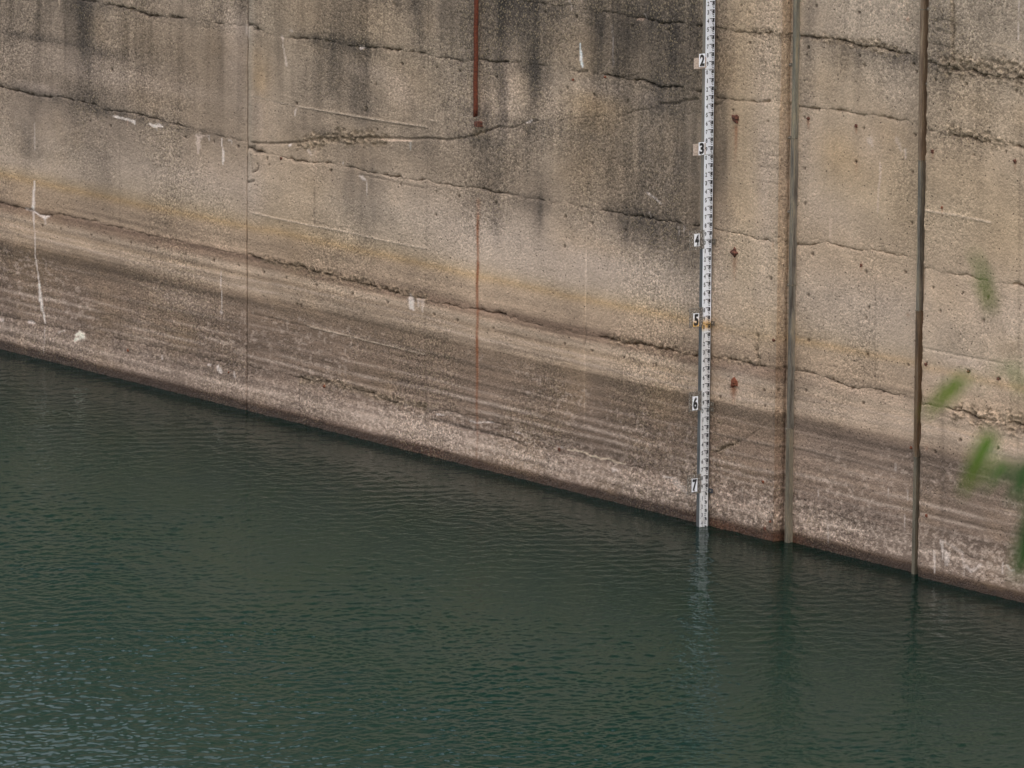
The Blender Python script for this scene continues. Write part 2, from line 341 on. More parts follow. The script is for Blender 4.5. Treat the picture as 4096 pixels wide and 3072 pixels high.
feat('crack', [(3770, 1500), (3768, 2250)], (3,), YR, w=.03, d=.002, dark=.3)
feat('crack', [(3745, 80), (3810, 85)], (3,), YR, w=.015, d=.012, dark=.4)
feat('crack', [(3745, 120), (3808, 138)], (3,), YR, w=.015, d=.012, dark=.3)
feat('crack', [(3745, 178), (3808, 190)], (3,), YR, w=.015, d=.012, dark=.4)
# honeycombed concrete above lift joints
feat('rubble', [(3800, 255), (3900, 272), (3990, 285), (4110, 305)], (3,), YR, w=.20, d=.034)
feat('rubble', [(3800, 528), (3880, 545), (4030, 575)], (3,), YR, w=.10, d=.02)
feat('rubble', [(3830, 1640), (3930, 1672), (4110, 1700)], (3,), YR, w=.16, d=.04)
feat('rubble', [(3500, 170), (3520, 190)], (2,), YN, w=.09, d=.02)
feat('rubble', [(3260, 150), (3440, 172), (3600, 205)], (2,), YN, w=.07, d=.02)
feat('rubble', [(1050, 1035), (1180, 1064), (1300, 1092), (1500, 1142), (1700, 1190)], w=.07, d=.018)
feat('rubble', [(2440, 1350), (2640, 1392), (2800, 1425), (3000, 1450)], w=.08, d=.02)
feat('rubble', [(1200, 1520), (1350, 1535), (1500, 1580), (1700, 1630)], w=.07, d=.02)
feat('rubble', [(3000, 120), (3120, 145)], w=.08, d=.012)
# raised or cut straight form lines
for pts, s, y, wd, rd in [([(1005, 382), (1030, 390), (1100, 407), (1200, 428)], (1,), 0, .006, .004), ([(1200, 428), (1330, 450), (1450, 470), (1560, 488), (1706, 508)], (1,), 0, .009, .014),
          ([(1000, 848), (1090, 870), (1260, 905), (1400, 930), (1550, 965), (1706, 994)], (1,), 0, .007, .01), ([(1230, 1303), (1372, 1338)], (1,), 0, .008, .012), ([(1372, 1338), (1500, 1370), (1700, 1417)], (1,), 0, .007, .009),
          ([(3700, 842), (3830, 862), (3965, 890)], (3,), YR, .009, .01), ([(3700, 1395), (3850, 1425), (4010, 1455)], (3,), YR, .009, -.012), ([(1720, 480), (1760, 486)], (1,), 0, .005, .004)]:
    feat('ridge', pts, s, y, w=wd, d=rd)
feat('crack', [(1000, 1252), (1060, 1266), (1240, 1308)], w=.007, d=.01, dark=.45)
feat('crack', [(1012, 386), (1130, 416), (1450, 477), (1700, 514)], w=.008, d=.006, dark=.4)
# white lime deposits  (pts with half widths in m)
def white(pts, ws, secs=(0, 1), y=0.0, s=.9, col=(222, 212, 204)): feat('white', pts, secs, y, ws=ws, s=s, col=lin(*col))
white([(2320, 172), (2323, 205), (2326, 240), (2331, 268)], [.004, .014, .024, .010], s=1, col=(236, 232, 228))
white([(137, 480), (139, 560), (140, 600)], [.004, .012, .006], s=.35); white([(138, 725), (137, 760), (135, 800), (134, 835)], [.006, .022, .024, .022], s=.85)
white([(134, 835), (137, 900), (142, 960), (140, 1020), (150, 1080), (158, 1140)], [.03, .006, .008, .008, .010, .012], s=.7)
white([(158, 1140), (163, 1200), (172, 1240), (181, 1290)], [.014, .034, .024, .012], s=.95); white([(180, 1310), (176, 1400), (176, 1425)], [.01, .006, .006], s=.45)
white([(100, 834), (135, 843), (160, 862), (180, 870), (196, 866)], [.008, .012, .01, .016, .008], s=.8)
white([(180, 870), (182, 895)], [.02, .008], s=.4)
white([(451, 464), (470, 469), (485, 472), (520, 481), (538, 487), (540, 494)], [.006, .010, .008, .010, .018, .012], s=.95)
white([(597, 496), (620, 504), (650, 506)], [.006, .014, .008], s=.9); white([(630, 496), (645, 500)], [.008, .006], s=.7)
white([(510, 484), (512, 508)], [.012, .004], s=.4, col=(206, 170, 148)); white([(625, 506), (628, 520)], [.03, .006], s=.4)
white([(785, 540), (797, 552), (810, 545), (830, 542)], [.014, .016, .012, .008], s=.5, col=(206, 186, 172)); white([(796, 552), (794, 590), (792, 612)], [.05, .04, .008], s=.62, col=(206, 190, 178))
white([(888, 552), (889, 580), (894, 610), (893, 635), (891, 656)], [.004, .004, .014, .022, .008], s=.85); white([(836, 545), (837, 562)], [.012, .003], s=.4); white([(915, 560), (926, 562), (926, 580)], [.006, .006, .003], s=.5)
white([(237, 0), (238, 20), (236, 36)], [.012, .012, .004], s=.45, col=(205, 186, 164)); white([(17, 225), (20, 245)], [.012, .012], s=.4, col=(206, 184, 168))
white([(1127, 148), (1133, 160), (1133, 190), (1143, 240), (1144, 262)], [.02, .012, .006, .016, .014], s=.65, col=(214, 200, 188))
white([(1435, 185), (1443, 192), (1455, 188)], [.008, .014, .006], s=.6); white([(1183, 436), (1180, 452), (1178, 462)], [.003, .010, .006], s=.7)
white([(1155, 582), (1163, 580)], [.012, .010], s=.9); white([(1520, 555), (1540, 563), (1600, 562), (1645, 563)], [.004, .008, .008, .003], s=.7, col=(214, 190, 168)); white([(1642, 572), (1641, 600)], [.016, .004], s=.35, col=(184, 192, 190))
white([(1232, 600), (1245, 620)], [.02, .006], s=.35); white([(1262, 570), (1264, 640), (1266, 700)], [.014, .014, .01], s=.2, col=(200, 170, 150))
white([(1373, 648), (1374, 665)], [.005, .003], s=.6); white([(1440, 703), (1452, 712), (1465, 720), (1470, 790)], [.01, .016, .006, .003], s=.55)
white([(1645, 1198), (1648, 1225), (1658, 1240)], [.05, .045, .008], s=.85); white([(1672, 1200), (1676, 1225)], [.02, .004], s=.45); white([(1690, 1205), (1692, 1250)], [.04, .006], s=.3)
white([(885, 1080), (884, 1140), (888, 1190), (886, 1240), (885, 1248)], [.004, .004, .006, .010, .026], s=.6)
white([(303, 1340), (322, 1332), (334, 1346), (318, 1354), (300, 1360)], [.015, .03, .036, .03, .015], s=1, col=(226, 214, 198))
white([(832, 1458), (846, 1458)], [.010, .010], s=.8); white([(876, 1473), (884, 1482), (880, 1488)], [.03, .03, .01], s=.9); white([(938, 1490), (939, 1504)], [.014, .010], s=.8); white([(647, 1425), (650, 1435)], [.014, .008], s=.6)
white([(115, 1285), (140, 1292)], [.02, .012], s=.7); white([(0, 1278), (14, 1281)], [.02, .02], s=.6); white([(235, 1330), (260, 1322)], [.012, .01], s=.4)
white([(2272, 1797), (2285, 1802), (2300, 1800), (2320, 1806), (2345, 1812), (2365, 1824), (2385, 1826), (2405, 1836), (2435, 1834), (2465, 1848), (2500, 1856)], [.006]*11, s=.85, col=(224, 206, 182))
white([(2228, 1784), (2252, 1792)], [.006, .006], s=.5); white([(1745, 1657), (1775, 1660)], [.006, .006], s=.7); white([(1880, 1683), (1910, 1692), (1935, 1688), (1975, 1690)], [.004, .007, .003, .006], s=.6); white([(2060, 1728), (2090, 1735)], [.004, .004], s=.5)
white([(2650, 1905), (2665, 1908), (2690, 1912)], [.004, .007, .004], s=.75); white([(2700, 1925), (2735, 1960), (2752, 1975)], [.03, .03, .01], s=.4); white([(2450, 1878), (2470, 1880)], [.02, .012], s=.5)
white([(2548, 76), (2568, 77)], [.008, .012], s=.55, col=(196, 170, 150)); white([(2580, 56), (2584, 76)], [.006, .008], s=.5); white([(2100, 490), (2122, 485), (2127, 480)], [.004, .008, .004], s=.7)
white([(2588, 770), (2605, 785), (2625, 798), (2643, 815)], [.006, .006, .006, .004], s=.6); white([(2715, 910), (2717, 935)], [.010, .004], s=.4); white([(2738, 908), (2738, 930)], [.010, .004], s=.4); white([(2596, 850), (2603, 873)], [.006, .008], s=.35)
white([(2280, 0), (2286, 40)], [.012, .004], s=.35); white([(990, 120), (990, 150)], [.04, .01], s=.3); white([(1160, 120), (1170, 126)], [.01, .01], s=.3)
white([(2448, 100), (2452, 270)], [.008, .006], s=.25)
white([(3520, 650), (3522, 700), (3515, 760), (3510, 850)], [.012, .016, .014, .008], (2,), YN, .45, (208, 192, 178)); white([(3320, 880), (3321, 960)], [.016, .014], (2,), YN, .3, (208, 188, 172))
white([(3482, 565), (3488, 580)], [.05, .02], (2,), YN, .3); white([(3622, 600), (3624, 634)], [.014, .008], (2,), YN, .4); white([(3590, 560), (3605, 600)], [.03, .02], (2,), YN, .2)
for x, y0, y1 in [(3582, 1855, 1885), (3555, 1955, 1995), (3630, 1962, 2000), (3620, 2060, 2125), (3310, 2100, 2170), (3272, 1965, 1985)]:
    white([(x, y0), (x+1, y1)], [.008, .006], (2,), YN, .4)
for x, y0, y1 in [(3738, 2205, 2290), (3765, 2160, 2205), (3772, 2170, 2235), (3783, 2205, 2260), (3789, 2210, 2260), (3796, 2212, 2250), (4011, 2250, 2290)]:
    white([(x, y0), (x+1, y1)], [.012, .006], (3,), YR, .6)
white([(3772, 2165), (3800, 2178), (3850, 2210), (3858, 2260), (3858, 2300)], [.012, .012, .018, .012, .004], (3,), YR, .28); white([(3866, 2262), (3885, 2284), (3905, 2275), (3925, 2258)], [.012, .016, .016, .012], (3,), YR, .5)
white([(4030, 2260), (4045, 2282), (4060, 2280)], [.008, .01, .006], (3,), YR, .6); white([(4078, 0), (4078, 80), (4073, 160)], [.006, .006, .003], (3,), YR, .5); white([(3960, 175), (4020, 182), (4060, 205), (4096, 225)], [.006, .012, .012, .01], (3,), YR, .3, (206, 186, 160))
white([(3130, 0), (3128, 130), (3122, 420)], [.006, .01, .008], s=.25)
# rust marks: (px, py, halfwidth m, length m, strength, section, y)
RU = [(1912, 800, .045, .35, .35, 1, 0), (1912, 860, .028, 1.7, .7, 1, 0), (1912, 1050, .026, 2.3, .7, 1, 0), (1912, 1350, .022, 1.8, .6, 1, 0), (1911, 900, .022, .55, .7, 1, 0), (1911, 1350, .018, .5, .35, 1, 0), (2943, 505, .035, .42, .5, 1, 0), (2939, 1030, .04, .28, .5, 1, 0), (2936, 1550, .06, .18, .7, 1, 0),
      (3234, 478, .025, .12, .7, 2, YN), (3425, 508, .02, .09, .8, 2, YN), (3731, 605, .02, .10, .6, 3, YR), (4060, 648, .02, .12, .5, 3, YR), (3634, 76, .03, .04, .5, 2, YN), (3092, 973, .015, .1, .4, 1, 0),
      (3768, 828, .012, .1, .6, 3, YR), (3445, 1061, .015, .08, .6, 2, YN), (3634, 1258, .03, .05, .4, 2, YN), (3707, 1790, .02, .04, .4, 3, YR), (3060, 2105, .02, .08, .4, 1, 0), (3425, 640, .03, .2, .25, 2, YN), (2235, 1790, .02, .05, .5, 1, 0), (1297, 1545, .02, .03, .6, 1, 0)]
RUW = [(P(a[0], a[1], a[6]), a[2:]) for a in RU]
# pits: dark holes left by ties, (px, py)
PI0 = [(361, 484), (446, 278), (447, 285), (442, 504), (742, 549), (856, 567), (953, 586), (168, 903), (243, 917), (363, 942), (443, 957), (525, 972), (629, 994), (742, 1018), (855, 1042), (953, 1062), (1054, 1089), (1145, 1113), (1265, 1141), (1410, 1176), (1551, 1209), (1738, 1258), (1830, 1281), (1976, 1312),
       (1070, 635), (1077, 660), (1576, 17), (1607, 256), (1693, 273), (1748, 270), (1840, 285), (1503, 337), (1603, 741), (1744, 768), (1835, 785), (1325, 683), (1744, 861), (1983, 812), (1987, 308), (2180, 47), (2270, 352), (2375, 380), (2306, 68), (2648, 92), (2675, 122), (2530, 105), (2508, 405), (2263, 867), (2259, 985), (2368, 893), (2500, 922), (2626, 947), (2258, 1375), (2370, 1404), (2497, 1430), (2622, 1462), (2967, 22), (2999, 172), (2866, 152), (3000, 50), (3078, 188), (3069, 486), (2931, 442), (3084, 1114), (3059, 1624), (3057, 1560), (3117, 1563), (2880, 1590), (1463, 433), (1460, 445), (1507, 520), (1185, 415), (1205, 1222), (1188, 1216)]
PI2 = [(3265, 23), (3436, 50), (3233, 190), (3226, 223), (3441, 223), (3458, 262), (3656, 256), (3668, 288), (3216, 471), (3273, 440), (3453, 514), (3660, 541), (3217, 675), (3650, 688), (3422, 648), (3220, 815), (3250, 1018), (3647, 892), (3621, 1089), (3234, 1181), (3475, 1230), (3465, 1272), (3234, 1362), (3471, 1420), (3633, 1461), (3222, 1563), (3452, 1613), (3465, 1088)]
PI3 = [(3743, 322), (3864, 337), (4065, 364), (3800, 441), (3895, 622), (4020, 608), (3730, 1150), (3849, 1172), (3950, 1190), (3760, 1245), (3932, 1283), (3704, 1457), (3873, 1486), (3993, 1515), (3841, 1760), (3740, 1808), (3992, 1792), (3722, 245), (3740, 255)]
PITS = {}
rng0 = np.random.RandomState(5)
for sidx, L, y in ((0, PI0, 0.0), (1, PI0, 0.0), (2, PI2, YN), (3, PI3, YR)):
    PITS[sidx] = [(*P(a, b, y), .011+.007*rng0.rand()) for a, b in L]
# dark water stains: gaussian blobs (px, py, half width m, half height m, strength, top-sharpness)
DK = [(330, 60, .28, .5, .62, 0), (335, 20, .45, .25, .35, 0), (345, 200, .16, .6, .45, 0), (350, 390, .5, .16, .4, 0), (200, 385, .9, .09, .4, 0), (60, 350, .6, .07, .25, 0), (430, 220, .45, .05, .4, 0), (250, 165, 1.6, .05, .28, 0), (100, 148, .8, .04, .3, 0), (560, 470, .8, .07, .42, 0), (780, 525, .8, .07, .35, 0), (420, 445, .5, .08, .4, 0), (460, 30, .6, .05, .35, 0), (700, 72, .9, .05, .25, 0),
      (130, 420, .2, .45, .3, 0), (110, 600, .2, .3, .3, 0), (140, 610, .3, .12, .2, 0), (310, 470, .25, .4, .22, 0), (420, 680, .2, .5, .15, 0),
      (1350, 60, .45, .32, .42, 0), (1290, 160, .7, .08, .5, 0), (1430, 182, .55, .12, .55, 0), (1320, 210, .35, .3, .4, 0), (1450, 240, .22, .5, .4, 0), (1460, 420, .3, .25, .38, 0), (1350, 330, .5, .25, .28, 0), (1680, 50, .2, .55, .5, 0), (1860, 100, .55, .75, .28, 0), (2050, 60, .7, .5, .35, 0), (1560, 5, 1.5, .12, .25, 0),
      (2130, 25, 1.0, .14, .45, 0), (2180, 150, .16, .5, .4, 0), (2080, 120, .5, .4, .30, 0), (2400, 130, .16, .75, .48, 0), (2480, 200, .25, .6, .35, 0), (2650, 100, 1.0, .6, .55, 0), (2720, 200, .8, .5, .40, 0), (2600, 30, .9, .25, .40, 0), (2750, 250, .35, .5, .3, 0), (2780, 40, .1, .5, .35, 0),
      (1985, 290, .16, .28, .45, 0), (2010, 350, .14, .4, .3, 0), (2140, 300, .2, .35, .52, 0), (2155, 350, .15, .25, .35, 0), (2120, 270, .35, .1, .4, 0), (2620, 335, .3, .12, .45, 0), (2635, 380, .16, .28, .42, 0), (2640, 430, .4, .1, .45, 0), (2120, 500, 1.2, .09, .35, 0), (2350, 485, .4, .1, .35, 0),
      (2680, 620, 1.4, 1.0, .40, 0), (2750, 560, .55, .9, .28, 0), (2600, 720, .8, .5, .22, 0), (2100, 640, .9, .55, .2, 0), (2240, 560, .7, .25, .2, 0), (1960, 640, .4, .6, .22, 0), (1450, 760, .5, .5, .28, 0), (1455, 640, .3, .2, .3, 0), (1450, 860, .35, .2, .3, 0), (1465, 960, .22, .2, .22, 0), (1400, 550, .9, .08, .35, 0), (1700, 580, .25, .3, .25, 0), (1900, 555, .5, .06, .4, 0),
      (2150, 850, .14, .35, .42, 0), (2130, 810, .35, .12, .35, 0), (2560, 870, .6, .12, .45, 0), (2640, 900, .8, .15, .38, 0), (2510, 922, .16, .16, .4, 0), (2625, 945, .3, .2, .4, 0), (2760, 980, .3, .3, .3, 0), (1985, 860, .1, .4, .3, 0), (1900, 900, .3, .1, .12, 0),
      (2880, 560, .22, .75, .38, 0), (2870, 460, .15, .5, .2, 0), (2870, 760, .15, .4, .15, 0), (2840, 60, .1, .9, .1, 0), (2720, 1000, .6, .3, .2, 0),
      (3240, 160, .10, .45, .32, 0), (3300, 165, .8, .07, .35, 0), (3500, 205, .7, .09, .5, 0), (3620, 235, .4, .10, .55, 0), (3250, 60, .08, .4, .25, 0), (3380, 240, .3, .12, .25, 0), (3500, 240, .6, .2, .2, 0), (3245, 300, .06, .5, .2, 0),
      (3760, 110, .30, .45, .36, 0), (3770, 260, .35, .14, .45, 0), (3900, 290, .8, .06, .4, 0), (3820, 545, .5, .05, .3, 0), (3725, 250, .12, .5, .2, 0), (4060, 300, .3, .2, .3, 0), (3780, 320, .12, .3, .2, 0),
      (3180, 1480, .25, .35, .2, 0), (3205, 1550, .25, .4, .18, 0), (1080, 1200, .0001, .1, 0, 0)]
DKW = [(*P(a[0], a[1], 0 if a[0] < 3140 else (YN if a[0] < 3690 else YR)), *a[2:]) for a in DK]
# ochre and pale patches
OC = [(1030, 290, .35, .3, .4), (1040, 330, .12, .15, .4), (1160, 780, 1.2, .7, .3), (1060, 480, .1, .5, .2), (1640, 330, .5, .3, .25), (2060, 340, .3, .3, .35), (2390, 430, .5, .16, .4), (2340, 420, .6, .2, .22), (2360, 500, .5, .12, .3), (2420, 640, .6, .5, .25), (2330, 980, .8, .16, .3), (2430, 1000, .5, .1, .25), (2900, 300, .5, .6, .3), (2930, 620, .5, .7, .3), (2960, 100, .6, .4, .18), (3080, 1280, .5, .16, .3),
      (3330, 590, .4, .25, .35), (3380, 650, .5, .3, .3), (3480, 700, .8, .4, .25), (3540, 540, .5, .3, .25), (3640, 900, .4, .4, .2), (3350, 300, .6, .35, .22), (3450, 1060, .8, .2, .2), (3900, 400, 1.0, .5, .25), (3850, 700, 1, .4, .3), (4050, 900, .5, .4, .25), (3980, 1000, .6, .3, .2), (3830, 1230, .5, .3, .3), (4000, 1380, .5, .2, .2), (2500, 250, 1.2, .5, .10), (850, 250, .7, .5, .14), (600, 150, 1.2, .5, .18), (1250, 60, .8, .5, .25), (1500, 90, .8, .5, .22), (800, 470, .9, .5, .12)]
OCW = [(*P(a[0], a[1], 0 if a[0] < 3140 else (YN if a[0] < 3690 else YR)), *a[2:]) for a in OC]
PL = [(150, 355, .5, .07, .45), (500, 320, 2.2, .12, .22), (350, 240, 1.6, .15, .15), (880, 690, .7, .3, .3), (100, 650, 2, .12, .3), (600, 690, 1.5, .15, .2), (940, 100, .4, .2, .2), (950, 230, .3, .5, .25), (1050, 500, .25, .4, .25), (1010, 780, .25, .35, .35), (1600, 370, .3, .2, .3), (1500, 290, .6, .1, .2), (1950, 400, .7, .4, .25), (2040, 330, .2, .5, .3), (2200, 400, .4, .3, .2), (2240, 1000, 2.2, .35, .32), (1900, 950, 1, .3, .3), (2600, 1120, 2.0, .25, .3), (2100, 1080, 1.5, .14, .2), (2400, 350, .6, .1, .25), (2620, 400, .3, .12, .3),
      (3220, 640, .3, .5, .3), (3300, 850, .6, .3, .25), (3480, 580, .3, .3, .2), (3500, 1250, 1.4, .5, .25), (3300, 60, .5, .4, .15), (3520, 60, .5, .3, .15), (3600, 330, .4, .4, .15), (3060, 560, .22, 1.2, .3), (3070, 60, .3, .8, .2), (3060, 900, .2, 1, .2), (4000, 1250, .8, .4, .25), (3850, 1530, 1.2, .15, .3), (2900, 1300, .5, .2, .2), (2900, 900, .4, .5, .1), (3850, 1450, .4, .06, .4), (2960, 1530, .4, .25, .3), (560, 1340, .5, .25, .16), (750, 1210, .8, .12, .25), (1690, 1720, 1.2, .12, .3)]
PLW = [(*P(a[0], a[1], 0 if a[0] < 3140 else (YN if a[0] < 3690 else YR)), *a[2:]) for a in PL]

def seg_dist(U, Z, pts, rad):
    """(indices, distance, segment parameter 0..n-1) for flat arrays close to the polyline"""
    x0, z0 = pts.min(0)-rad; x1, z1 = pts.max(0)+rad
    idx = np.nonzero((U > x0) & (U < x1) & (Z > z0) & (Z < z1))[0]
    if len(idx) == 0: return idx, None, None
    u = U[idx]; z = Z[idx]; best = np.full(len(idx), 1e9); par = np.zeros(len(idx))
    for i in range(len(pts)-1):
        a = pts[i]; d = pts[i+1]-a; L = d@d+1e-12
        t = np.clip(((u-a[0])*d[0]+(z-a[1])*d[1])/L, 0, 1)
        dd = np.hypot(u-a[0]-t*d[0], z-a[1]-t*d[1]); m = dd < best
        best[m] = dd[m]; par[m] = i+t[m]
    return idx, best, par

LIN = lambda *c: np.array(lin(*c))
def paint(sec, U, Z):
    """albedo, outward displacement, grain, wetness of flat arrays of wall points"""
    n = len(U)
    wob = (fbm(U*.6, Z*.2, 3, 3)-.5)*.05+(fbm(U*5, Z*3, 4, 3)-.5)*.016
    zz = Z+wob
    # --- tide bands by level
    zs = [-2.5, .00, .10, .135, .19, .40, .52, .60, .72, .95, 1.2, 1.42, 1.50, 1.56, 1.66, 1.76, 1.84, 1.93, 2.00, 2.08, 2.25, 2.32, 2.40, 2.47, 2.6, 2.95, 3.3, 3.6, 4.2, 5.0, 5.6, 7.0, 8]
    if sec <= 1:
        cs = [(52, 44, 38), (60, 50, 43), (80, 66, 56), (118, 103, 92), (150, 134, 120), (146, 130, 117), (128, 112, 99), (112, 98, 86), (112, 97, 84), (116, 101, 88), (113, 98, 84), (108, 94, 80), (118, 103, 87), (148, 132, 114), (160, 143, 124), (150, 132, 112), (160, 144, 126), (142, 122, 104), (130, 110, 94), (150, 132, 113), (158, 140, 120), (160, 141, 119), (165, 142, 110), (161, 144, 120), (160, 146, 128), (162, 149, 133), (152, 138, 122), (146, 132, 115), (144, 131, 115), (142, 130, 114), (134, 122, 107), (134, 123, 109), (134, 123, 109)]
    else:
        cs = [(52, 44, 38), (60, 50, 43), (82, 68, 57), (122, 107, 95), (146, 130, 117), (138, 123, 110), (116, 102, 91), (112, 98, 87), (120, 105, 92), (124, 109, 96), (118, 104, 92), (114, 100, 88), (126, 111, 96), (150, 134, 117), (160, 144, 127), (162, 144, 125), (158, 142, 124), (160, 142, 124), (160, 142, 123), (166, 147, 126), (166, 147, 125), (169, 150, 127), (173, 149, 116), (168, 151, 128), (168, 153, 134), (170, 155, 137), (170, 153, 133), (168, 151, 130), (170, 154, 132), (164, 149, 130), (160, 147, 130), (158, 146, 130), (158, 146, 130)]
    ca = np.array([lin(*c) for c in cs])
    col = np.stack([np.interp(zz, zs, ca[:, k]) for k in range(3)], -1)
    if sec == 1:     # right of the gauge the face is cleaner and yellower
        m = sstep(-.05, .5, U)*sstep(2.1, 2.7, Z)
        col = col*(1-m[:, None])+(LIN(166, 150, 128))[None]*m[:, None]
    if sec == 0:
        m = sstep(2.6, 3.0, Z)*.5; col = col*(1-m[:, None])+LIN(146, 133, 119)[None]*m[:, None]
    grain = np.full(n, .36); grain -= .10*(sec >= 2)+.12*sstep(0, .4, U)*(sec == 1)
    grain += .35*sstep(4.6, 5.3, Z)*(1-sstep(0, .6, U)) + .22*(1-sstep(1.3, 1.6, Z))-.1*(sec >= 2)
    grain += (fbm(U*.9, Z*.9, 61, 4)-.5)*1.9
    mul = np.ones(n)
    # --- horizontal tide streaks below 2.2 m
    st = fbm(U*.35+Z*1.5, (Z+wob*.6)*17, 7, 3)
    low = 1-sstep(2.0, 2.4, Z)
    st2 = fbm(U*.18+Z*.8+5, (Z+wob*.4)*34, 8, 2)
    mul *= 1+low*((st-.5)*.95+(st2-.5)*.55)
    pale = np.zeros(n)
    for zl, wd, s in ((.83, .022, .34), (.96, .016, .2), (1.12, .015, .16), (.72, .02, .3), (.30, .03, .3), (1.33, .012, .12), (.62, .015, .2), (1.72, .02, .2), (1.62, .02, .2)):
        brk = np.clip(fbm(U*1.2, Z*1.5+zl*7, 70+int(zl*100), 4)*2.2-.45, 0, 1)
        pale += s*1.7*np.exp(-((zz-zl+.02*np.sin(U*.7+zl*9))/wd)**2)*brk
    # mottled lime just above the water
    mot = fbm(U*24, Z*30, 12, 3, .65)*1.0; lim = .45+.55*sstep(-9, -6, U)
    band = sstep(.11, .17, zz)*(1-sstep(.42, .72, Z+.25*(fbm(U*.9, Z*0+3, 15, 3)-.5)))
    brk = sstep(.50, .64, mot)
    pale += band*brk*.55*lim; mul *= (1-band*.16*(1-brk))*(1-.10*band*(1-lim))
    mid = sstep(.5, .6, Z)*(1-sstep(1.3, 1.5, Z)); mm = sstep(.56, .72, fbm(U*16, Z*22, 18, 4, .6))*sstep(.42, .62, fbm(U*.9, Z*1.3, 19, 3))
    pale += mid*mm*.36
    # --- vertical run streaks on the upper wall
    vs = fbm(U*5.5, Z*.35, 22, 4, .6); up = sstep(3.1, 4.6, Z)
    stren = np.where(U < 0, .85, .24)*(.35+.9*fbm(U*.5, Z*.4, 23, 2))
    mul *= 1-up*stren*np.clip(vs-.44, 0, 1)*2.3
    mul *= 1-.13*(1-sstep(-13.5, -7, U))  # vignetting put into the wall colour: darker towards the left end
    mul *= 1+.20*(fbm(U*.7, Z*.9, 30, 4)-.5)*2.8
    mul *= 1+.30*(fbm(U*1.9, Z*2.2, 35, 4, .6)-.5)
    mul *= 1+.26*(fbm(U*3.5, Z*4.5, 31, 4, .6)-.5)
    och = np.clip(fbm(U*1.1, Z*1.3, 33, 4)-.55, 0, 1)*.8
    dk = np.zeros(n)
    edge = (.7+.6*fbm(U*7, Z*3.0, 40, 3)); drip = .35+1.3*fbm(U*11, Z*.9, 41, 3, .6)
    for x, z, sx, sz, s, _ in DKW:
        if s <= 0: continue
        i = np.nonzero((np.abs(U-x) < 2.6*sx) & (np.abs(Z-z) < 2.6*sz))[0]
        if len(i): dk[i] = 1-(1-dk[i])*(1-np.clip(s*(1.3 if sec < 2 else .95)*np.exp(-((U[i]-x)/sx)**2-((Z[i]-z)/sz)**2)*edge[i]*drip[i], 0, .88))
    for x, z, sx, sz, s in OCW:
        i = np.nonzero((np.abs(U-x) < 2.4*sx) & (np.abs(Z-z) < 2.4*sz))[0]
        if len(i): och[i] += s*np.exp(-((U[i]-x)/sx)**2-((Z[i]-z)/sz)**2)
    for x, z, sx, sz, s in PLW:
        i = np.nonzero((np.abs(U-x) < 2.4*sx) & (np.abs(Z-z) < 2.4*sz))[0]
        if len(i): pale[i] += s*1.15*np.exp(-((U[i]-x)/sx)**2-((Z[i]-z)/sz)**2)*(.6+.8*(edge[i]-.7))
    col *= mul[:, None]
    c = np.clip(och, 0, .7)[:, None]; col = col*(1-c*.75)+LIN(172, 147, 112)[None]*c*.75*(.55+.45*mul[:, None])
    c = np.clip(pale, 0, .85)[:, None]; col = col*(1-c)+LIN(192, 176, 162)[None]*c
    c = dk[:, None]; col = col*(1-c*.80)+LIN(44, 46, 48)[None]*c*.80*.55
    grain += dk*.45
    # --- relief
    disp = (fbm(U*.6, Z*.6, 50, 3)-.5)*.02+(fbm(U*6, Z*6, 51, 4, .6)-.5)*.012
    disp += (fbm(U*28, Z*28, 53, 2)-.5)*.006*np.clip(grain, .3, 1.2)
    rub = np.zeros(n)
    jx = (fbm(U*22, Z*22, 55, 3)-.5)*.022; jz = (fbm(U*22, Z*22, 56, 3)-.5)*.022
    for kind, secs, pts, kw in FE:
        if sec not in secs: continue
        if kind == 'crack':
            i, d, t = seg_dist(U+jx*.8, Z+jz*.8, pts, kw['w']*4)
            if len(i) == 0: continue
            p = np.exp(-(d/kw['w'])**2); disp[i] -= kw['d']*p*(.5+fbm(U[i]*9, Z[i]*9, 57, 2))
            dkk = kw['dark']
            if dkk > 0: col[i] *= (1-dkk*.8*np.exp(-(d/(kw['w']*1.2))**2))[:, None]
            else: col[i] *= (1-dkk*.5*p)[:, None]
        elif kind == 'ridge':
            i, d, t = seg_dist(U, Z, pts, kw['w']*4)
            if len(i) == 0: continue
            p = np.exp(-(d/kw['w'])**2); disp[i] += kw['d']*p
            q = (p*.75*(.6+.4*vn(U[i]*8, Z[i], 58)))[:, None]; col[i] = col[i]*(1-q)+LIN(206, 190, 170)[None]*q
        elif kind == 'rubble':
            i, d, t = seg_dist(U, Z, pts, kw['w']*1.3)
            if len(i) == 0: continue
            q = sstep(1.0, .3, d/kw['w']+(fbm(U[i]*9, Z[i]*9, 59, 3)-.5)*1.3)
            disp[i] += q*kw['d']*2.2*(fbm(U[i]*26, Z[i]*34, 60, 2, .6)-.58)
            rub[i] = np.maximum(rub[i], q)
        elif kind == 'white':
            ws = np.array(kw['ws']); i, d, t = seg_dist(U+jx*.35, Z+jz*.35, pts, ws.max()*2.5+.02)
            if len(i) == 0: continue
            wl = np.interp(t, np.arange(len(ws)), ws)+.003
            q = sstep(1.7, .4, d/wl+(fbm(U[i]*30, Z[i]*20, 62, 2)-.5)*1.5)*kw['s']*.85
            col[i] = col[i]*(1-q[:, None])+np.array(kw['col'])[None]*q[:, None]; disp[i] += .003*q; grain[i] -= q*.5
    col *= (1-.42*rub*(1-sstep(.42, .56, fbm(U*26, Z*34, 60, 2, .6))))[:, None]
    col = col*(1-.25*rub[:, None])+LIN(168, 150, 124)[None]*.25*rub[:, None]
    grain += rub*.3
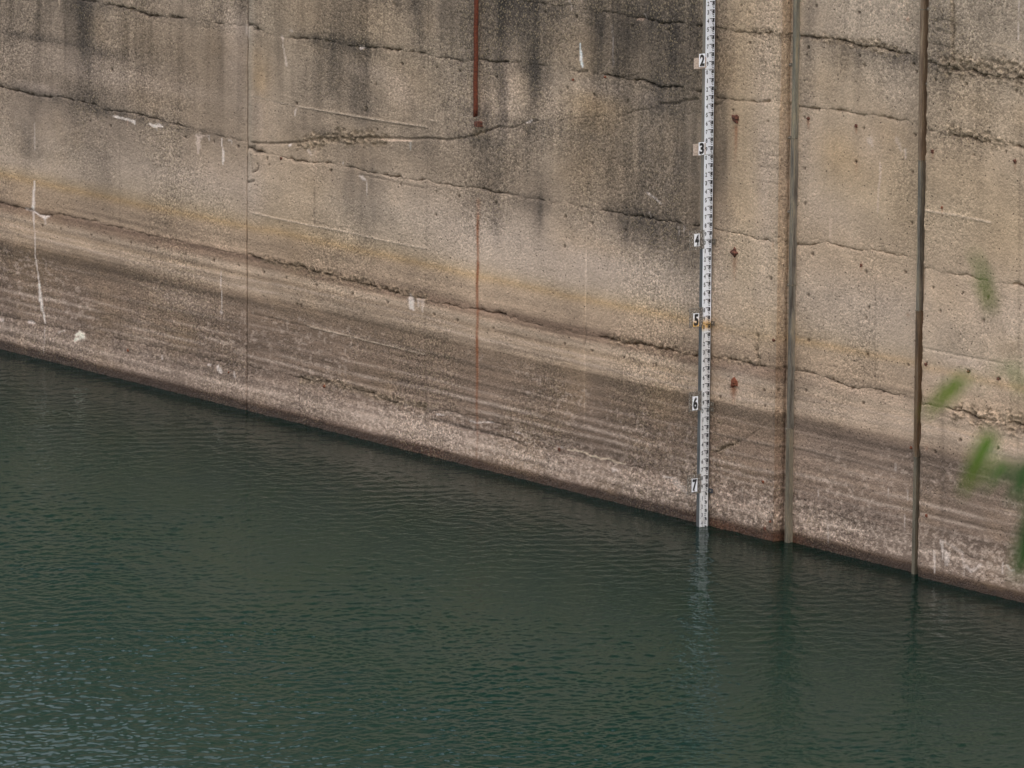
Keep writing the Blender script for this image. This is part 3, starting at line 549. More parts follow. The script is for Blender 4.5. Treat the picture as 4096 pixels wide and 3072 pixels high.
    for (x, z), (hw, ln, s, se, y) in RUW:
        if se != sec: continue
        i = np.nonzero((np.abs(U-x) < hw*3) & (Z < z+.06) & (Z > z-ln*1.15))[0]
        if not len(i): continue
        dd = (z-Z[i])/ln
        prof = np.exp(-((U[i]-x+.006*np.sin(Z[i]*9))/(hw*(1-.35*np.clip(dd, 0, 1))))**2)*np.clip(1.15-dd, 0, 1)*sstep(-.05, .02, z-Z[i])
        q = (np.clip(s*prof*(.6+.8*fbm(U[i]*12, Z[i]*3, 63, 3)), 0, .9))[:, None]
        col[i] = col[i]*(1-q)+LIN(126, 74, 42)[None]*q
    for x, z, r in PITS[sec]:
        i = np.nonzero((np.abs(U-x) < r*2.2) & (np.abs(Z-z) < r*2.4))[0]
        if not len(i): continue
        d = np.hypot((U[i]-x)/r, (Z[i]-z)/(r*1.15)); q = sstep(1.5, .6, d); disp[i] -= .03*q; col[i] *= (1-.72*q)[:, None]
    wet = 1-sstep(.05, .13, Z+(fbm(U*9, Z*4, 64, 3)-.5)*.07+(fbm(U*.6, Z*0, 65, 2)-.5)*.05)
    wl = LIN(62, 50, 42)
    wc = wl[None]*(.7+.6*fbm(U*11, Z*11, 66, 3))[:, None]
    red = np.exp(-((U-.15)/.5)**2)+np.exp(-((U-1.2)/.35)**2)+.7*np.exp(-((U+5)/1.5)**2)*vn(U*3, Z, 67)
    wc = wc*(1-.5*np.clip(red, 0, 1)[:, None])+LIN(98, 66, 48)[None]*.5*np.clip(red, 0, 1)[:, None]
    col = col*(1-wet[:, None]*.94)+wc*wet[:, None]*.94
    grain = grain*(1-.3*wet)
    return np.clip(col*(np.array([1.08, .985, .93])*1.38)[None], .004, .9), disp, np.clip(grain, 0, 1.2), wet

def set_attrs(me, col, grain, wet):
    a = me.color_attributes.new('stain', 'FLOAT_COLOR', 'POINT')
    c4 = np.ones((len(col), 4), np.float32); c4[:, :3] = col; a.data.foreach_set('color', c4.reshape(-1))
    for nm, v in (('grain', grain), ('wet', wet)):
        b = me.attributes.new(nm, 'FLOAT', 'POINT'); b.data.foreach_set('value', v.astype(np.float32))

dam = empty('dam_wall')
tag(dam, 'tall weathered concrete dam wall with tide bands and cracked lift joints, above the green water', 'wall')
def section(sec, cols, lines, y, zstep, zbot=-2.2):
    U = np.asarray(cols)
    cv = conv(lines, y) if lines else []
    cv[0][:, 2] *= .6
    bounds = [(np.full(len(U), zbot), np.zeros(len(U)))]
    for a in cv:
        z = np.interp(U, a[:, 0], a[:, 1])+(fbm(U*5, U*0, 80+sec, 3)-.5)*.05+(vn(U*31, U*0, 84+sec)-.5)*.012+(vn(U*75, U*0, 85+sec)-.5)*.006
        bounds.append((z, np.interp(U, a[:, 0], a[:, 2])*np.clip(fbm(U*4, U*0, 88+sec, 4, .7)*4.2-1.55, .03, 1.4)))
    bounds.append((np.full(len(U), ZTOP), np.zeros(len(U))))
    for bi in range(len(bounds)-1):
        (zb, sb), (zt, st) = bounds[bi], bounds[bi+1]
        nr = max(4, int(np.mean(zt-zb)/zstep))
        if bi == 0:
            nlow = 8; hi = np.linspace(0, 1, int(np.mean(zt+.25)/zstep))
            t0 = np.mean((-.25-zb)/(zt-zb)); T = np.concatenate([np.linspace(0, t0, nlow)[:-1], t0+(1-t0)*hi])
        else:
            T = np.linspace(0, 1, nr); e = .006/max(.3, np.mean(zt-zb)); T = np.unique(np.concatenate([T, [e, 1-e]]))
        Z = zb[None]+(zt-zb)[None]*T[:, None]; UU = np.broadcast_to(U[None], Z.shape)
        uf = UU.reshape(-1); zf = Z.reshape(-1)
        col, disp, grain, wet = paint(sec, uf, zf)
        disp = disp.reshape(Z.shape); proud = (vn(np.array([bi*3.7+sec]), np.array([1.3]), 90)[0]-.5)*.014
        disp = disp+proud
        db = (Z-zb[None]); dt = (zt[None]-Z)
        cut = np.zeros(Z.shape)
        if bi > 0: cut = np.maximum(cut, sb[None]*.016*np.exp(-(db/.008)**2)+sb[None]*.006*np.exp(-(db/.03)**2))
        if bi < len(bounds)-2: cut = np.maximum(cut, st[None]*.016*np.exp(-(dt/.008)**2)+st[None]*.004*np.exp(-(dt/.03)**2))
        nearl = np.minimum(np.where(bi > 0, db, 9), np.where(bi < len(bounds)-2, dt, 9)); sl_ = np.where(db < dt, sb[None], st[None])
        chip = np.clip(sl_, .3, 1.3)*sstep(.50, .62, fbm(UU*16, Z*19, 120, 3, .6)+.14*np.exp(-(nearl/.02)**2)-.10)*np.exp(-(nearl/.035)**2)
        disp = disp-cut-chip*.016
        dirt = (np.clip(cut/.03, 0, 1.3)*.36+chip*.22).reshape(-1)
        col = col*(1-dirt[:, None]*.8)
        if sec in (0, 1):           # open contraction joint
            dj = np.abs(UU-XJ-.010*(vn(Z*7, Z*0, 95)-.5)); disp = disp-.05*np.exp(-(dj/.010)**2)*(.4+1.2*vn(Z*4, Z*0, 96))
            jd = (np.exp(-(dj/.012)**2)*.7*(.3+1.0*vn(Z*4, Z*0, 96))).reshape(-1); col = col*(1-jd[:, None])
            pj = (np.exp(-((UU-XJ-.06)/.07)**2)*.25*sstep(2.5, 3, Z)).reshape(-1)[:, None]; col = col*(1-pj)+LIN(178, 166, 150)[None]*pj
        V = np.empty((*Z.shape, 3)); V[..., 2] = Z
        if sec == 1:
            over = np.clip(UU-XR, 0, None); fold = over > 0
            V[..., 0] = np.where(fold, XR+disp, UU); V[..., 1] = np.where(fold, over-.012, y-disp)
            fm = (sstep(0, .012, over)*.30).reshape(-1)[:, None]; col = col*(1-fm)+col*LIN(186, 174, 162)[None]*fm; grain = grain+.4*fm[:, 0]  # return face tinted browner and rougher, its shade also put into the colour
            ed = np.exp(-((UU-XR)/.025)**2)*(fbm(Z*14, Z*0, 97, 3)-.3)*.022
            V[..., 0] -= ed*.6; V[..., 1] += ed*.6
        elif sec == 3:
            under = np.clip(XS-UU, 0, None); fold = under > 0
            V[..., 0] = np.where(fold, XS-disp-.004, UU); V[..., 1] = np.where(fold, y+under, y-disp)
            ed = np.exp(-((UU-XS)/.03)**2)*fbm(Z*14, Z*0, 98, 3)*.035
            V[..., 0] += ed*.6; V[..., 1] += ed*.5
        else:
            V[..., 0] = UU; V[..., 1] = y-disp
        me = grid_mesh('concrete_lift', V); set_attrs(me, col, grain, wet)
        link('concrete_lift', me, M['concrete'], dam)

def span(a, b, st): return np.linspace(a, b, max(3, int(round((b-a)/st))+1))
ZS = .0135
section(0, np.concatenate([span(-60, -15.8, .35)[:-1], span(-15.8, XJ-.03, .022)[:-1], span(XJ-.03, XJ, .006)]), S0, 0, ZS)
section(1, np.concatenate([span(XJ, XJ+.03, .006)[:-1], span(XJ+.03, XR-.02, .022)[:-1], span(XR-.02, XR+.02, .006)[:-1], span(XR+.02, XR+YN+.015, .02)]), S1, 0, ZS)
section(2, span(XR-.02, XS+.04, .021), S2, YN, ZS)
section(3, np.concatenate([span(XS-.12, XS-.02, .02)[:-1], span(XS-.02, XS+.02, .006)[:-1], span(XS+.02, 6.2, .022)[:-1], span(6.2, 40, .35)]), S3, YR, ZS)
# body of the dam behind the faces, and its coping
bm = bmesh.new(); box_bm(bm, -60, 40, .24, 2.4, -2.2, ZTOP-.02)
core = link('dam_core', to_me(bm, 'dam_core'), None, dam)
kc = simple_mat('plain_concrete', lin(120, 110, 98), lin(160, 146, 128), 6, .9, 0, .4, dist=.01); core.data.materials.append(kc)
for i in range(20):
    bm = bmesh.new(); box_bm(bm, -60+i*5+.01, -55+i*5-.01, -.12, 2.5, ZTOP, ZTOP+.18, .02)
    link('coping_slab', to_me(bm, 'coping_slab'), kc, dam)

# ------------------------------------------------------------------ water
def waves(X, Y):
    r = np.random.RandomState(11); H = np.zeros(X.shape)
    wx = (fbm(X*1.3, Y*1.3, 101, 2)-.5)*.35; wy = (fbm(X*1.3, Y*1.3, 102, 2)-.5)*.35
    x = X+wx; y = Y+wy
    mod = .55+.9*fbm(X*.22, Y*.22, 103, 3); mod2 = .4+1.2*fbm(X*.5+9, Y*.5, 104, 3)
    a0 = math.atan2(.61, -.79); near = .55+.45*sstep(1.0, 5.5, -Y)
    for i in range(80):
        lam = .070*(5.0**(r.rand()**2.2)); a = a0+r.randn()*.95; k = 2*math.pi/lam
        s = WS/math.sqrt(80)*(1.0 if lam < .5 else .6)
        p = k*(x*math.cos(a)+y*math.sin(a))+r.rand()*6.283
        H += s/k*np.sin(p)*(mod if lam > .3 else mod2*near)
    return H
WS = .155
def wl_L(ay): return -16.8+1.44*ay
def wl_R(ay): return np.minimum(7.0+1.1*ay, 13.5)
rows, colsn = 660, 1060
ay = np.linspace(-.22, 14.4, rows)[:, None]; t = np.linspace(0, 1, colsn)[None]
Lx = wl_L(ay); Rx = wl_R(ay); X = Lx+(Rx-Lx)*t; Y = -ay+0*t
Hh = waves(X, Y)
V = np.stack([X, Y, Hh], -1)
wme = grid_mesh('reservoir_water', V, flip=True)
A = (wl_L(-.22), .22); B = (wl_L(14.4), -14.4); Cc = (13.5, -14.4); D = (13.5, -5.91); Ee = (float(wl_R(-.22)), .22)
bm = bmesh.new(); bm.from_mesh(wme)
mk = lambda p: bm.verts.new((p[0], p[1], 0))
a, b, c, d, e = map(mk, (A, B, Cc, D, Ee)); a2, b2, c2, d2 = map(mk, ((-60, .22), (-60, -300), (300, -300), (300, .22)))
for q in ((a, a2, b2, b), (b, b2, c2, c), (c, c2, d2, d), (d, d2, e)): bm.faces.new(q)
bm.normal_update()
for fc in bm.faces[-4:]:
    if fc.normal.z < 0: fc.normal_flip()
bm.to_mesh(wme); bm.free()
tag(link('water', wme, M['water']), kind='structure')
bm = bmesh.new(); box_bm(bm, -60, 60, -70, .3, -6.2, -6.0)
bed = tag(link('lake_bed', to_me(bm, 'lake_bed'), simple_mat('lake_mud', (.01, .02, .018), (.015, .03, .025), 3, .9, 0, 0)), kind='structure')

# ------------------------------------------------------------------ staff gauge
GX = 0.0; Y0, Y1 = -.157, -.024       # outer and wall-side edge of the boards
ZG = lambda r: 7.42-r
gauge = empty('staff_gauge', (0, 0, 0))
tag(gauge, 'tall white water level gauge with black numerals and ticks, fixed to the dam wall', 'gauge')
def beam(z0, z1, m, dx=0.0, lab=None):
    bm = bmesh.new(); box_bm(bm, -.062+dx, -.004+dx, Y0+.004, -.012, z0, z1, .004)
    o = link('mounting_beam', to_me(bm, 'mounting_beam'), m, gauge)
    if lab: o['label'] = lab
beam(ZG(4.02), ZTOP-.05, M['beam_top'], 0, 'dusty beige beam behind the upper gauge plates'); beam(-1.8, ZG(4.026), M['beam_low'], 0, 'grey steel beam behind the lower gauge plates')

def digit_mesh(ch, w, h, bold, name):
    """flat numeral in the plane x=0, width along +y (towards the wall), upright in z, lower left corner at the origin"""
    cu = bpy.data.curves.new('t', 'FONT'); cu.body = ch; cu.size = 1; cu.offset = bold; cu.extrude = 0; cu.resolution_u = 3
    ob = bpy.data.objects.new('t', cu); C.objects.link(ob); dg = bpy.context.evaluated_depsgraph_get(); dg.update()
    me = bpy.data.meshes.new_from_object(ob.evaluated_get(dg)); bpy.data.objects.remove(ob); bpy.data.curves.remove(cu)
    n = len(me.vertices); co = np.empty(n*3, np.float32); me.vertices.foreach_get('co', co); co = co.reshape(-1, 3)
    lo = co.min(0); sp = co.max(0)-lo; sp[sp == 0] = 1
    ww = w*(.42 if ch == '1' else 1); off = (w-ww)*.6
    out = np.zeros_like(co); out[:, 1] = (co[:, 0]-lo[0])/sp[0]*ww+off; out[:, 2] = (co[:, 1]-lo[1])/sp[1]*h
    me.vertices.foreach_set('co', out.reshape(-1)); me.name = name; me.materials.clear(); me.update()
    return me
small = {str(i): digit_mesh(str(i), .026, .052, .030, 'numeral') for i in range(10)}
small_grey = {}
for i in '1234':
    small_grey[i] = small[i].copy(); small_grey[i].materials.append(M['grey_print'])
for m in small.values(): m.materials.append(M['black'])
def quad(bm, x, y0, y1, z0, z1, sl=0.0):
    vs = [bm.verts.new((x, a, b)) for a, b in ((y0+sl, z0), (y1, z0), (y1, z1), (y0, z1))]; bm.faces.new(vs)
XP = .004      # face of a plate
def ticks_mesh(lo=False, nmax=10):
    bm = bmesh.new(); R = .126
    for d in range(nmax):
        z = -d*.1
        if not lo:
            quad(bm, 0, .054, R, z-.009, z)
            quad(bm, 0, .100, R, z-.046, z-.009)
            quad(bm, 0, .080, .100, z-.027, z-.018); quad(bm, 0, .084, .100, z-.046, z-.035, .002)
            quad(bm, 0, .092, R-.006, z-.064, z-.055, .003); quad(bm, 0, .098, R-.003, z-.084, z-.075, .003)
        else:
            quad(bm, 0, .074, .108, z-.010, z, .006)
            quad(bm, 0, .088, .114, z-.040, z-.010, .012); quad(bm, 0, .078, .092, z-.024, z-.017); quad(bm, 0, .078, .098, z-.040, z-.032)
            quad(bm, 0, .072, .104, z-.062, z-.055); quad(bm, 0, .076, .104, z-.082, z-.075)
            quad(bm, 0, .004, .014, z-.008, z, .004)
    me = bpy.data.meshes.new('tick_marks'); bm.to_mesh(me); bm.free(); me.materials.append(M['black']); return me
TK = ticks_mesh(); TKL = ticks_mesh(True, 8)
bm = bmesh.new(); quad(bm, 0, 0, .004, 0, .005); DOT = bpy.data.meshes.new('decimal_point'); bm.to_mesh(DOT); bm.free(); DOT.materials.append(M['black'])
def screw(parent, x, y, z, r=.006, m='bolt'):
    bm = bmesh.new(); cyl_bm(bm, (0, 0, 0), (1, 0, 0), r, .005, 10, r*.7)
    return link('screw', to_me(bm, 'screw'), M[m], parent, (x, y, z))
rnd = random.Random(3)
for r in range(0, 8):
    wdt = .133 if r < 4 else (.124 if r < 7 else .122)
    z1 = ZG(r)-.002; z0 = ZG(r+1)+.003 if r < 7 else -1.0
    dx = [0, .0, .0, .003, .0, .004, 0, .003][r]; y0 = Y0 if r < 4 else Y0+.001
    bm = bmesh.new(); box_bm(bm, GX-.002, GX+XP, 0, wdt, z0-z1, 0, .001)
    if r == 4:
        for v in bm.verts:
            if v.co.z < -.5 and v.co.y > .05: v.co.y += .010
    me = to_me(bm, 'gauge_plate'); 
    pl = link('gauge_plate', me, None, gauge, (dx, y0, z1)); me.materials.append(M['enamel'] if r < 5 else M['enamel_low'])
    if r in (5, 7): pl['label'] = {5: 'gauge plate with an ochre tide stain along its top', 7: 'lowest gauge plate with faded grey numerals, running into the water'}[r]
    sy = wdt/.133
    tk = link('tick_marks', TKL if r == 7 else TK, None, pl, (XP+.0012, 0, -.004)); tk.scale = (1, sy, 1)
    for d in range(10 if r < 7 else 5):
        if r < 7:
            link('numeral', small[str(d)], None, pl, (XP+.0012, .017 if d else .011, -.004-d*.1-.056))
            link('decimal_point', DOT, None, pl, (XP+.0012, .010 if d else .004, -.004-d*.1-.034))
            if d in (0, 2, 5, 7): link('decimal_point', DOT, None, pl, (XP+.0012, .009 if d else .004, -.004-d*.1-(.022 if d != 2 else .054)))
        elif d:
            link('numeral', small_grey[str(d)], None, pl, (XP+.0012, .022, -.004-d*.1+.004))
            link('decimal_point', DOT, None, pl, (XP+.0012, .014, -.004-d*.1+.022))
    for zz_ in ((-.02, .5*(z0-z1)) if r < 7 else (-.03,)): screw(pl, XP+.002, wdt*.86, zz_)
    screw(pl, XP+.002, .012, (z0-z1)+.03 if r < 7 else -.5, .004)
# numbered marker plates standing out from the boards
def yx(px, z):   # outward distance of a marker edge: solve projection onto the board plane x=0
    lo, hi = -.8, .2
    for _ in range(40):
        m = (lo+hi)/2; d = np.array([0.005-CAM[0], m-CAM[1], z-CAM[2]]); q = IW/2+FPX*(d@_r)/(d@_f)
        if q < px: lo = m
        else: hi = m
    return (lo+hi)/2
def zy(px, py):
    """height on the board plane x=0 seen at a pixel"""
    d = _f+_r*(px-IW/2)/FPX-_u*(py-IH/2)/FPX; t = (.005-CAM[0])/d[0]; return CAM[1]+d[1]*t, CAM[2]+d[2]*t
marks = {'2': ((2775.5, 2818.5, 231, 274), (2795.5, 2818.3, 214, 267.5), 'pinkish_plate'), '3': ((2772, 2816, 575, 620), (2793.5, 2816.5, 568, 620), 'pinkish_plate'),
         '4': ((2757.5, 2811, 924, 997), (2776, 2796.5, 934.6, 985), 'acrylic'), '5': ((2756, 2806, 1233.5, 1307), (2772, 2794.6, 1253, 1306), 'acrylic'),
         '6': ((2755, 2801, 1568, 1643), (2769, 2790, 1585, 1640), 'acrylic'), '7': ((2748, 2797.5, 1901, 1974), (2766, 2788, 1914, 1967), 'acrylic')}
labs = {'2': 'small grey plate carrying the number 2', '3': 'small pinkish plate carrying the number 3', '4': 'rust spotted clear plate carrying the number 4', '5': 'clear plastic plate carrying the number 5', '6': 'clear plastic plate carrying the number 6', '7': 'clear plastic plate carrying the number 7'}
bigd = {}
for ch, (bp, lp, mt) in marks.items():
    def rect(q):
        cxm = (q[0]+q[1])/2; ya, zt = zy(q[0], q[2]+1.5); yb, zb = zy(q[1], q[3]-1.5); return ya, yb, zb, zt
    ya, yb, zb, zt = rect(bp)
    bm = bmesh.new(); box_bm(bm, 0, .004, ya, yb+.02, zb, zt)
    if mt == 'acrylic':      # slightly crooked, with a cut corner
        for v in bm.verts:
            if v.co.y < (ya+yb)/2: v.co.z += .006 if v.co.z > (zb+zt)/2 else -.004
    bp_o = link('number_plate', to_me(bm, 'number_plate'), M[mt], gauge, (.005, 0, 0)); bp_o['label'] = labs[ch]
    y2, y3, z2, z3 = rect(lp)
    bm = bmesh.new(); box_bm(bm, .0045, .0062, y2, y3, z2, z3)
    lb = link('number_card', to_me(bm, 'number_card'), M['enamel'], bp_o)
    bw = (y3-y2)*.80; bh = (z3-z2)*.90
    dm = digit_mesh(ch, bw, bh, .045, 'large_numeral'); dm.materials.append(M['black'])
    link('large_numeral', dm, None, bp_o, (.0072, y2+(y3-y2)*.12, z2+(z3-z2)*.05))
    screw(bp_o, .008, (y2+y3)/2, z2+.012, .007)
    for a_, b_ in (((ya*.9+y2*.1), zt-.03), ((ya*.9+y2*.1), zb+.03)): screw(bp_o, .006, ya+.018, b_, .004, 'rust_bright' if ch == '4' else 'bolt')
# fixing tabs on the wall side
for px, py, wpx, hpx, m in [(2861, 350, 12, 14, 'bracket'), (2855, 966, 14, 22, 'bracket'), (2851, 1293, 15, 18, 'bracket'), (2848, 1616, 13, 17, 'bracket'), (2849, 1638, 14, 17, 'bracket'), (2844, 1963, 14, 18, 'bracket_blue')]:
    x, z = P(px, py, -.02); hw = wpx/2/205; hh = hpx/2/338
    bm = bmesh.new(); box_bm(bm, -hw, hw, -.003, .004, -hh, hh, .001); box_bm(bm, -hw-.03, -hw+.004, -.006, .001, -hh*.8, hh*.8)
    br = link('fixing_tab', to_me(bm, 'fixing_tab'), M[m], gauge, (x, -.022, z))
    bm = bmesh.new(); cyl_bm(bm, (0, 0, 0), (0, -1, 0), .010, .012, 6)
    link('bolt_head', to_me(bm, 'bolt_head'), M['bolt'], br, (.004, -.010, 0))
    bm = bmesh.new(); box_bm(bm, -.006, .006, 0, .03, -.006, .006); link('wall_anchor', to_me(bm, 'wall_anchor'), M['bracket'], br, (.004, 0, 0))

# ------------------------------------------------------------------ rusty pipe and stub
x0, z0 = P(1901.5, 466, -.055)
def pipe_top_x(): return P(1902, 0, -.055)[0]
bm = bmesh.new(); L = ZTOP-.1-z0
nseg = 20; ns = 28; rad = .028
ring = []
for i in range(ns+1):
    z = z0+L*i/ns; x = x0+.004*math.sin(i*1.1); rr = rad*(1+.02*math.sin(i*2.3))
    ring.append([bm.verts.new((x+rr*math.cos(a)*1.0, -.055+rr*math.sin(a), z+(.010*math.cos(a) if i == 0 else 0))) for a in np.linspace(0, 2*math.pi, nseg, endpoint=False)])
for i in range(ns):
    for j in range(nseg): bm.faces.new((ring[i][j], ring[i][(j+1) % nseg], ring[i+1][(j+1) % nseg], ring[i+1][j]))
inner = [bm.verts.new((x0+.021*math.cos(a), -.055+.021*math.sin(a), z0+.01*math.cos(a))) for a in np.linspace(0, 2*math.pi, nseg, endpoint=False)]
deep = [bm.verts.new((x0+.021*math.cos(a), -.055+.021*math.sin(a), z0+.15)) for a in np.linspace(0, 2*math.pi, nseg, endpoint=False)]
for j in range(nseg):
    k2 = (j+1) % nseg; bm.faces.new((ring[0][k2], ring[0][j], inner[j], inner[k2])); bm.faces.new((inner[k2], inner[j], deep[j], deep[k2]))
bm.faces.new(deep); bm.faces.new(ring[-1])
rp = empty('drain_pipe', (0, 0, 0)); tag(rp, 'thin red rusty pipe hanging down the upper middle of the dam wall', 'pipe')
link('pipe_tube', to_me(bm, 'pipe_tube', True), M['rust'], rp)
for zc in (z0+1.9, z0+.9+2.2):
    if zc < ZTOP-.1:
        bm = bmesh.new(); box_bm(bm, x0-.036, x0+.036, -.060, .01, zc-.015, zc+.015, .002); link('pipe_clip', to_me(bm, 'pipe_clip'), M['rust'], rp)
bm = bmesh.new(); cyl_bm(bm, (x0-.012, -.0815, z0+.035), (0, 1, 0), .005, .002, 10); link('drain_hole', to_me(bm, 'drain_hole'), M['black'], rp)
xs_, zs_ = P(1924, 496, 0)
bm = bmesh.new(); box_bm(bm, xs_-.045, xs_+.030, -.075, .03, zs_-.030, zs_+.032, .006)
for v in bm.verts:
    h = math.sin(v.co.x*90+v.co.z*130)*.004; v.co.z += h; v.co.y += h
stub = link('steel_stub', to_me(bm, 'steel_stub'), M['rust_dark']); tag(stub, 'small brown rusted steel block sticking out of the wall just below the red pipe', 'bracket')

# ------------------------------------------------------------------ rusted anchors in the wall
def lump(name, x, y, z, r, depth, m, label, group, cat='anchor', seed=0):
    rr = random.Random(seed); bm = bmesh.new()
    for k in range(3 if r > .03 else 1):
        vs = bmesh.ops.create_icosphere(bm, subdivisions=2, radius=r*(1-.25*k))['verts']
        ox, oz = rr.uniform(-.3, .3)*r*k, rr.uniform(-.3, .3)*r*k
        for v in vs:
            n = 1+.22*math.sin(v.co.x*170/(r*30)+seed)+.18*math.sin(v.co.z*150/(r*30)+seed*2)
            v.co = Vector((v.co.x*n*1.1+ox, v.co.y*n*depth/r-depth*.25*k, v.co.z*n+oz))
    o = link(name, to_me(bm, name), M[m], None, (x, y, z)); tag(o, label, cat, group); return o
for i, (px, py, r, m, lab) in enumerate([(2943, 473, .052, 'rust_dark', 'round dark rusted anchor high on the wall, topmost of the three right of the gauge'),
                                    (2937, 1010, .052, 'rust_dark', 'square brown rusted anchor beside the number 4 of the gauge, middle one of three'),
                                    (2936, 1530, .052, 'rust_bright', 'orange crumbling rusted anchor above the dark tide band, lowest of three')]):
    x, z = P(px, py, -.01); lump('rusted_anchor', x, -.008, z, r, .03, m, lab, 'rusted anchors right of the gauge', seed=i)
stubs = [(3234, 474, YN, .022, 'rust_dark', 'small rust stained tie end just right of the left guide rail, under the second crack'),
         (3425, 504, YN, .020, 'rust_dark', 'tiny rusted tie end in the middle of the recess, high up under a crack'),
         (3731, 605, YR, .022, 'rust_dark', 'small rusted tie end just right of the right guide rail, upper wall'),
         (4060, 644, YR, .024, 'rust_dark', 'small rusted tie end at the upper right edge of the wall'),
         (3768, 830, YR, .014, 'rust_bright', 'tiny rust speck right of the right guide rail, above the leaves'),
         (3445, 1061, YN, .018, 'rust_dark', 'small rusted tie end in the middle of the recess, beige part of the wall'),
         (3095, 1360, 0, .020, 'rust_dark', 'small dark rusted tie end at the recess corner on the ochre tide mark'),
         (3645, 1791, YN, .018, 'rust_bright', 'bright orange tie end left of the right guide rail'),
         (3707, 2062, YR, .018, 'rust_bright', 'orange tie end low down right of the right guide rail'),
         (3053, 1927, 0, .018, 'rust_bright', 'bright orange tie end low on the wall between gauge and left guide rail'),
         (3081, 2087, 0, .014, 'rust_bright', 'upper of two rusty specks just above the water left of the guide rail'),
         (3059, 2115, 0, .018, 'rust_dark', 'lower dark red speck just above the water left of the guide rail'),
         (1125, 633, 0, .022, 'rust_dark', 'little brown rusted tie end under the crack right of the vertical joint'),
         (2421, 308, 0, .016, 'rust_bright', 'small orange tie end under the upper crack left of the gauge'),
         (2293, 319, 0, .014, 'rust_bright', 'tiny rusted tie end below the white lime streak'),
         (2238, 1797, 0, .022, 'rust_dark', 'brown rusted tie end at the left end of the thin white crack'),
         (1297, 1545, 0, .020, 'rust_bright', 'red rusted tie end in the rough crack low on the wall'),
         (512, 1402, 0, .018, 'rust_bright', 'small rusty tie end on the lower left wall near the white patch'),
         (916, 1489, 0, .014, 'rust_bright', 'small rusty speck beside the white flecks left of the vertical joint'),
         (3873, 1486, YR, .016, 'rust_dark', 'dark rusted tie end on the ochre tide mark among the blurred leaves'),
         (3993, 1515, YR, .018, 'rust_dark', 'dark rusted tie end on the ochre tide mark near the right edge'),
         (3704, 1457, YR, .018, 'rust_dark', 'dark rusted tie end on the ochre tide mark beside the right guide rail')]
for i, (px, py, y, r, m, lab) in enumerate(stubs):
    x, z = P(px, py, y); lump('tie_end', x, y-.003, z, r, .014, m, lab, 'rusty formwork ties in the wall', 'tie end', seed=10+i)

# ------------------------------------------------------------------ guide rails in the recess
def rail(px_r, py_r, yb, wx, dy, joints, mats, label, bolts, tilt=0.0, sect=None):
    """steel guide: front face wx wide, standing dy off the recess floor"""
    t = empty('guide_rail', (0, 0, 0)); tag(t, label, 'guide rail', 'guide rails of the recess')
    xr, _ = P(px_r, py_r, yb)         # back edge of the side face
    zc = P(px_r, py_r, yb)[1]
    zl = [ZTOP-.05]+[P(px_r-8, j, yb-dy)[1] for j in joints]+[-2.0]
    for i in range(len(zl)-1):
        a, b = zl[i+1]+.004, zl[i]-.004; bm = bmesh.new()
        tw = lambda z: tilt*max(0, z-2.0)
        jut = .003*(i % 2)
        # folded channel: front plate, side plate and a raised rib on each
        for (bx0, bx1, by0, by1) in ((xr-wx, xr, yb-dy, yb-dy+.012), (xr-.012, xr-.001, yb-dy+.011, yb+.02), (xr-wx+.001, xr-wx+.010, yb-dy+.011, yb+.02), (xr-wx*.62, xr-wx*.45, yb-dy-.004, yb-dy+.002), (xr-.003, xr+.003, yb-dy*.55, yb-dy*.45)):
            nv = len(bm.verts); box_bm(bm, bx0-jut, bx1+jut, by0-jut, by1, a, b)
        for v in bm.verts:
            v.co.y -= tw(v.co.z) if v.co.y < yb else 0
        s = link('rail_section', to_me(bm, 'rail_section'), PAT[mats[i]], t)
        if i:
            bm = bmesh.new(); box_bm(bm, xr-wx-.004, xr+.005, yb-dy-.006-tw(b), yb-dy+.02, b-.002, b+.010); link('joint_strap', to_me(bm, 'joint_strap'), PAT[2], t)
    for bx, by in bolts:
        x, z = P(bx, by, yb-dy); bm = bmesh.new(); cyl_bm(bm, (0, 0, 0), (0, -1, 0), .016, .012, 12); cyl_bm(bm, (0, -.010, 0), (0, -1, 0), .009, .014, 8)
        bo = link('bolt', to_me(bm, 'bolt'), M['bolt'], t, (x, yb-dy-.002, z))
        bm = bmesh.new(); box_bm(bm, -.02, .03, 0, .008, -.02, .02); link('washer_plate', to_me(bm, 'washer_plate'), M['bracket'], bo, (0, .004, 0))
    return t
rail(3175, 1600, YN-.006, .054, .054, [553, 1141, 1718], [0, 1, 1, 2], 'greenish bronze guide rail in the left corner of the recess, next to the gauge', [(3161, 259), (3158, 551), (3155, 847), (3154, 1139), (3147, 1716)])
rail(3686, 1500, YN-.006, .048, .052, [35, 642, 1243, 1833], [3, 3, 1, 4, 2], 'brownish guide rail in the right corner of the recess, beside a dark gap', [(3714, 36), (3709, 335)], tilt=.006)

# ------------------------------------------------------------------ camera-side bank and sapling (leaves hang into view on the right)
F2 = np.array([-math.sin(YAW), math.cos(YAW)]); R2 = np.array([math.cos(YAW), math.sin(YAW)])
cam2 = np.array(CAM[:2])
s = np.linspace(-40, 34, 90)[:, None]; l = np.linspace(-70, 70, 120)[None]
gz = np.where(s < 1.0, 13.3+.12*(1.0-s), 13.3-.60*(s-1.0))+0*l
gx = cam2[0]+s*F2[0]+l*R2[0]; gy = cam2[1]+s*F2[1]+l*R2[1]
gz = gz+(fbm(gx*.3, gy*.3, 200, 4)-.5)*1.2*np.clip(np.abs(s)/12, .1, 1)-.3*np.clip(s/10, 0, 1)
gme = grid_mesh('bank', np.stack([gx, gy, gz], -1), flip=True)
kb = simple_mat('grassy_bank', (.035, .05, .018), (.10, .085, .05), 2.5, .95, 0, .5, dist=.05)
tag(link('bank', gme, kb), kind='structure')
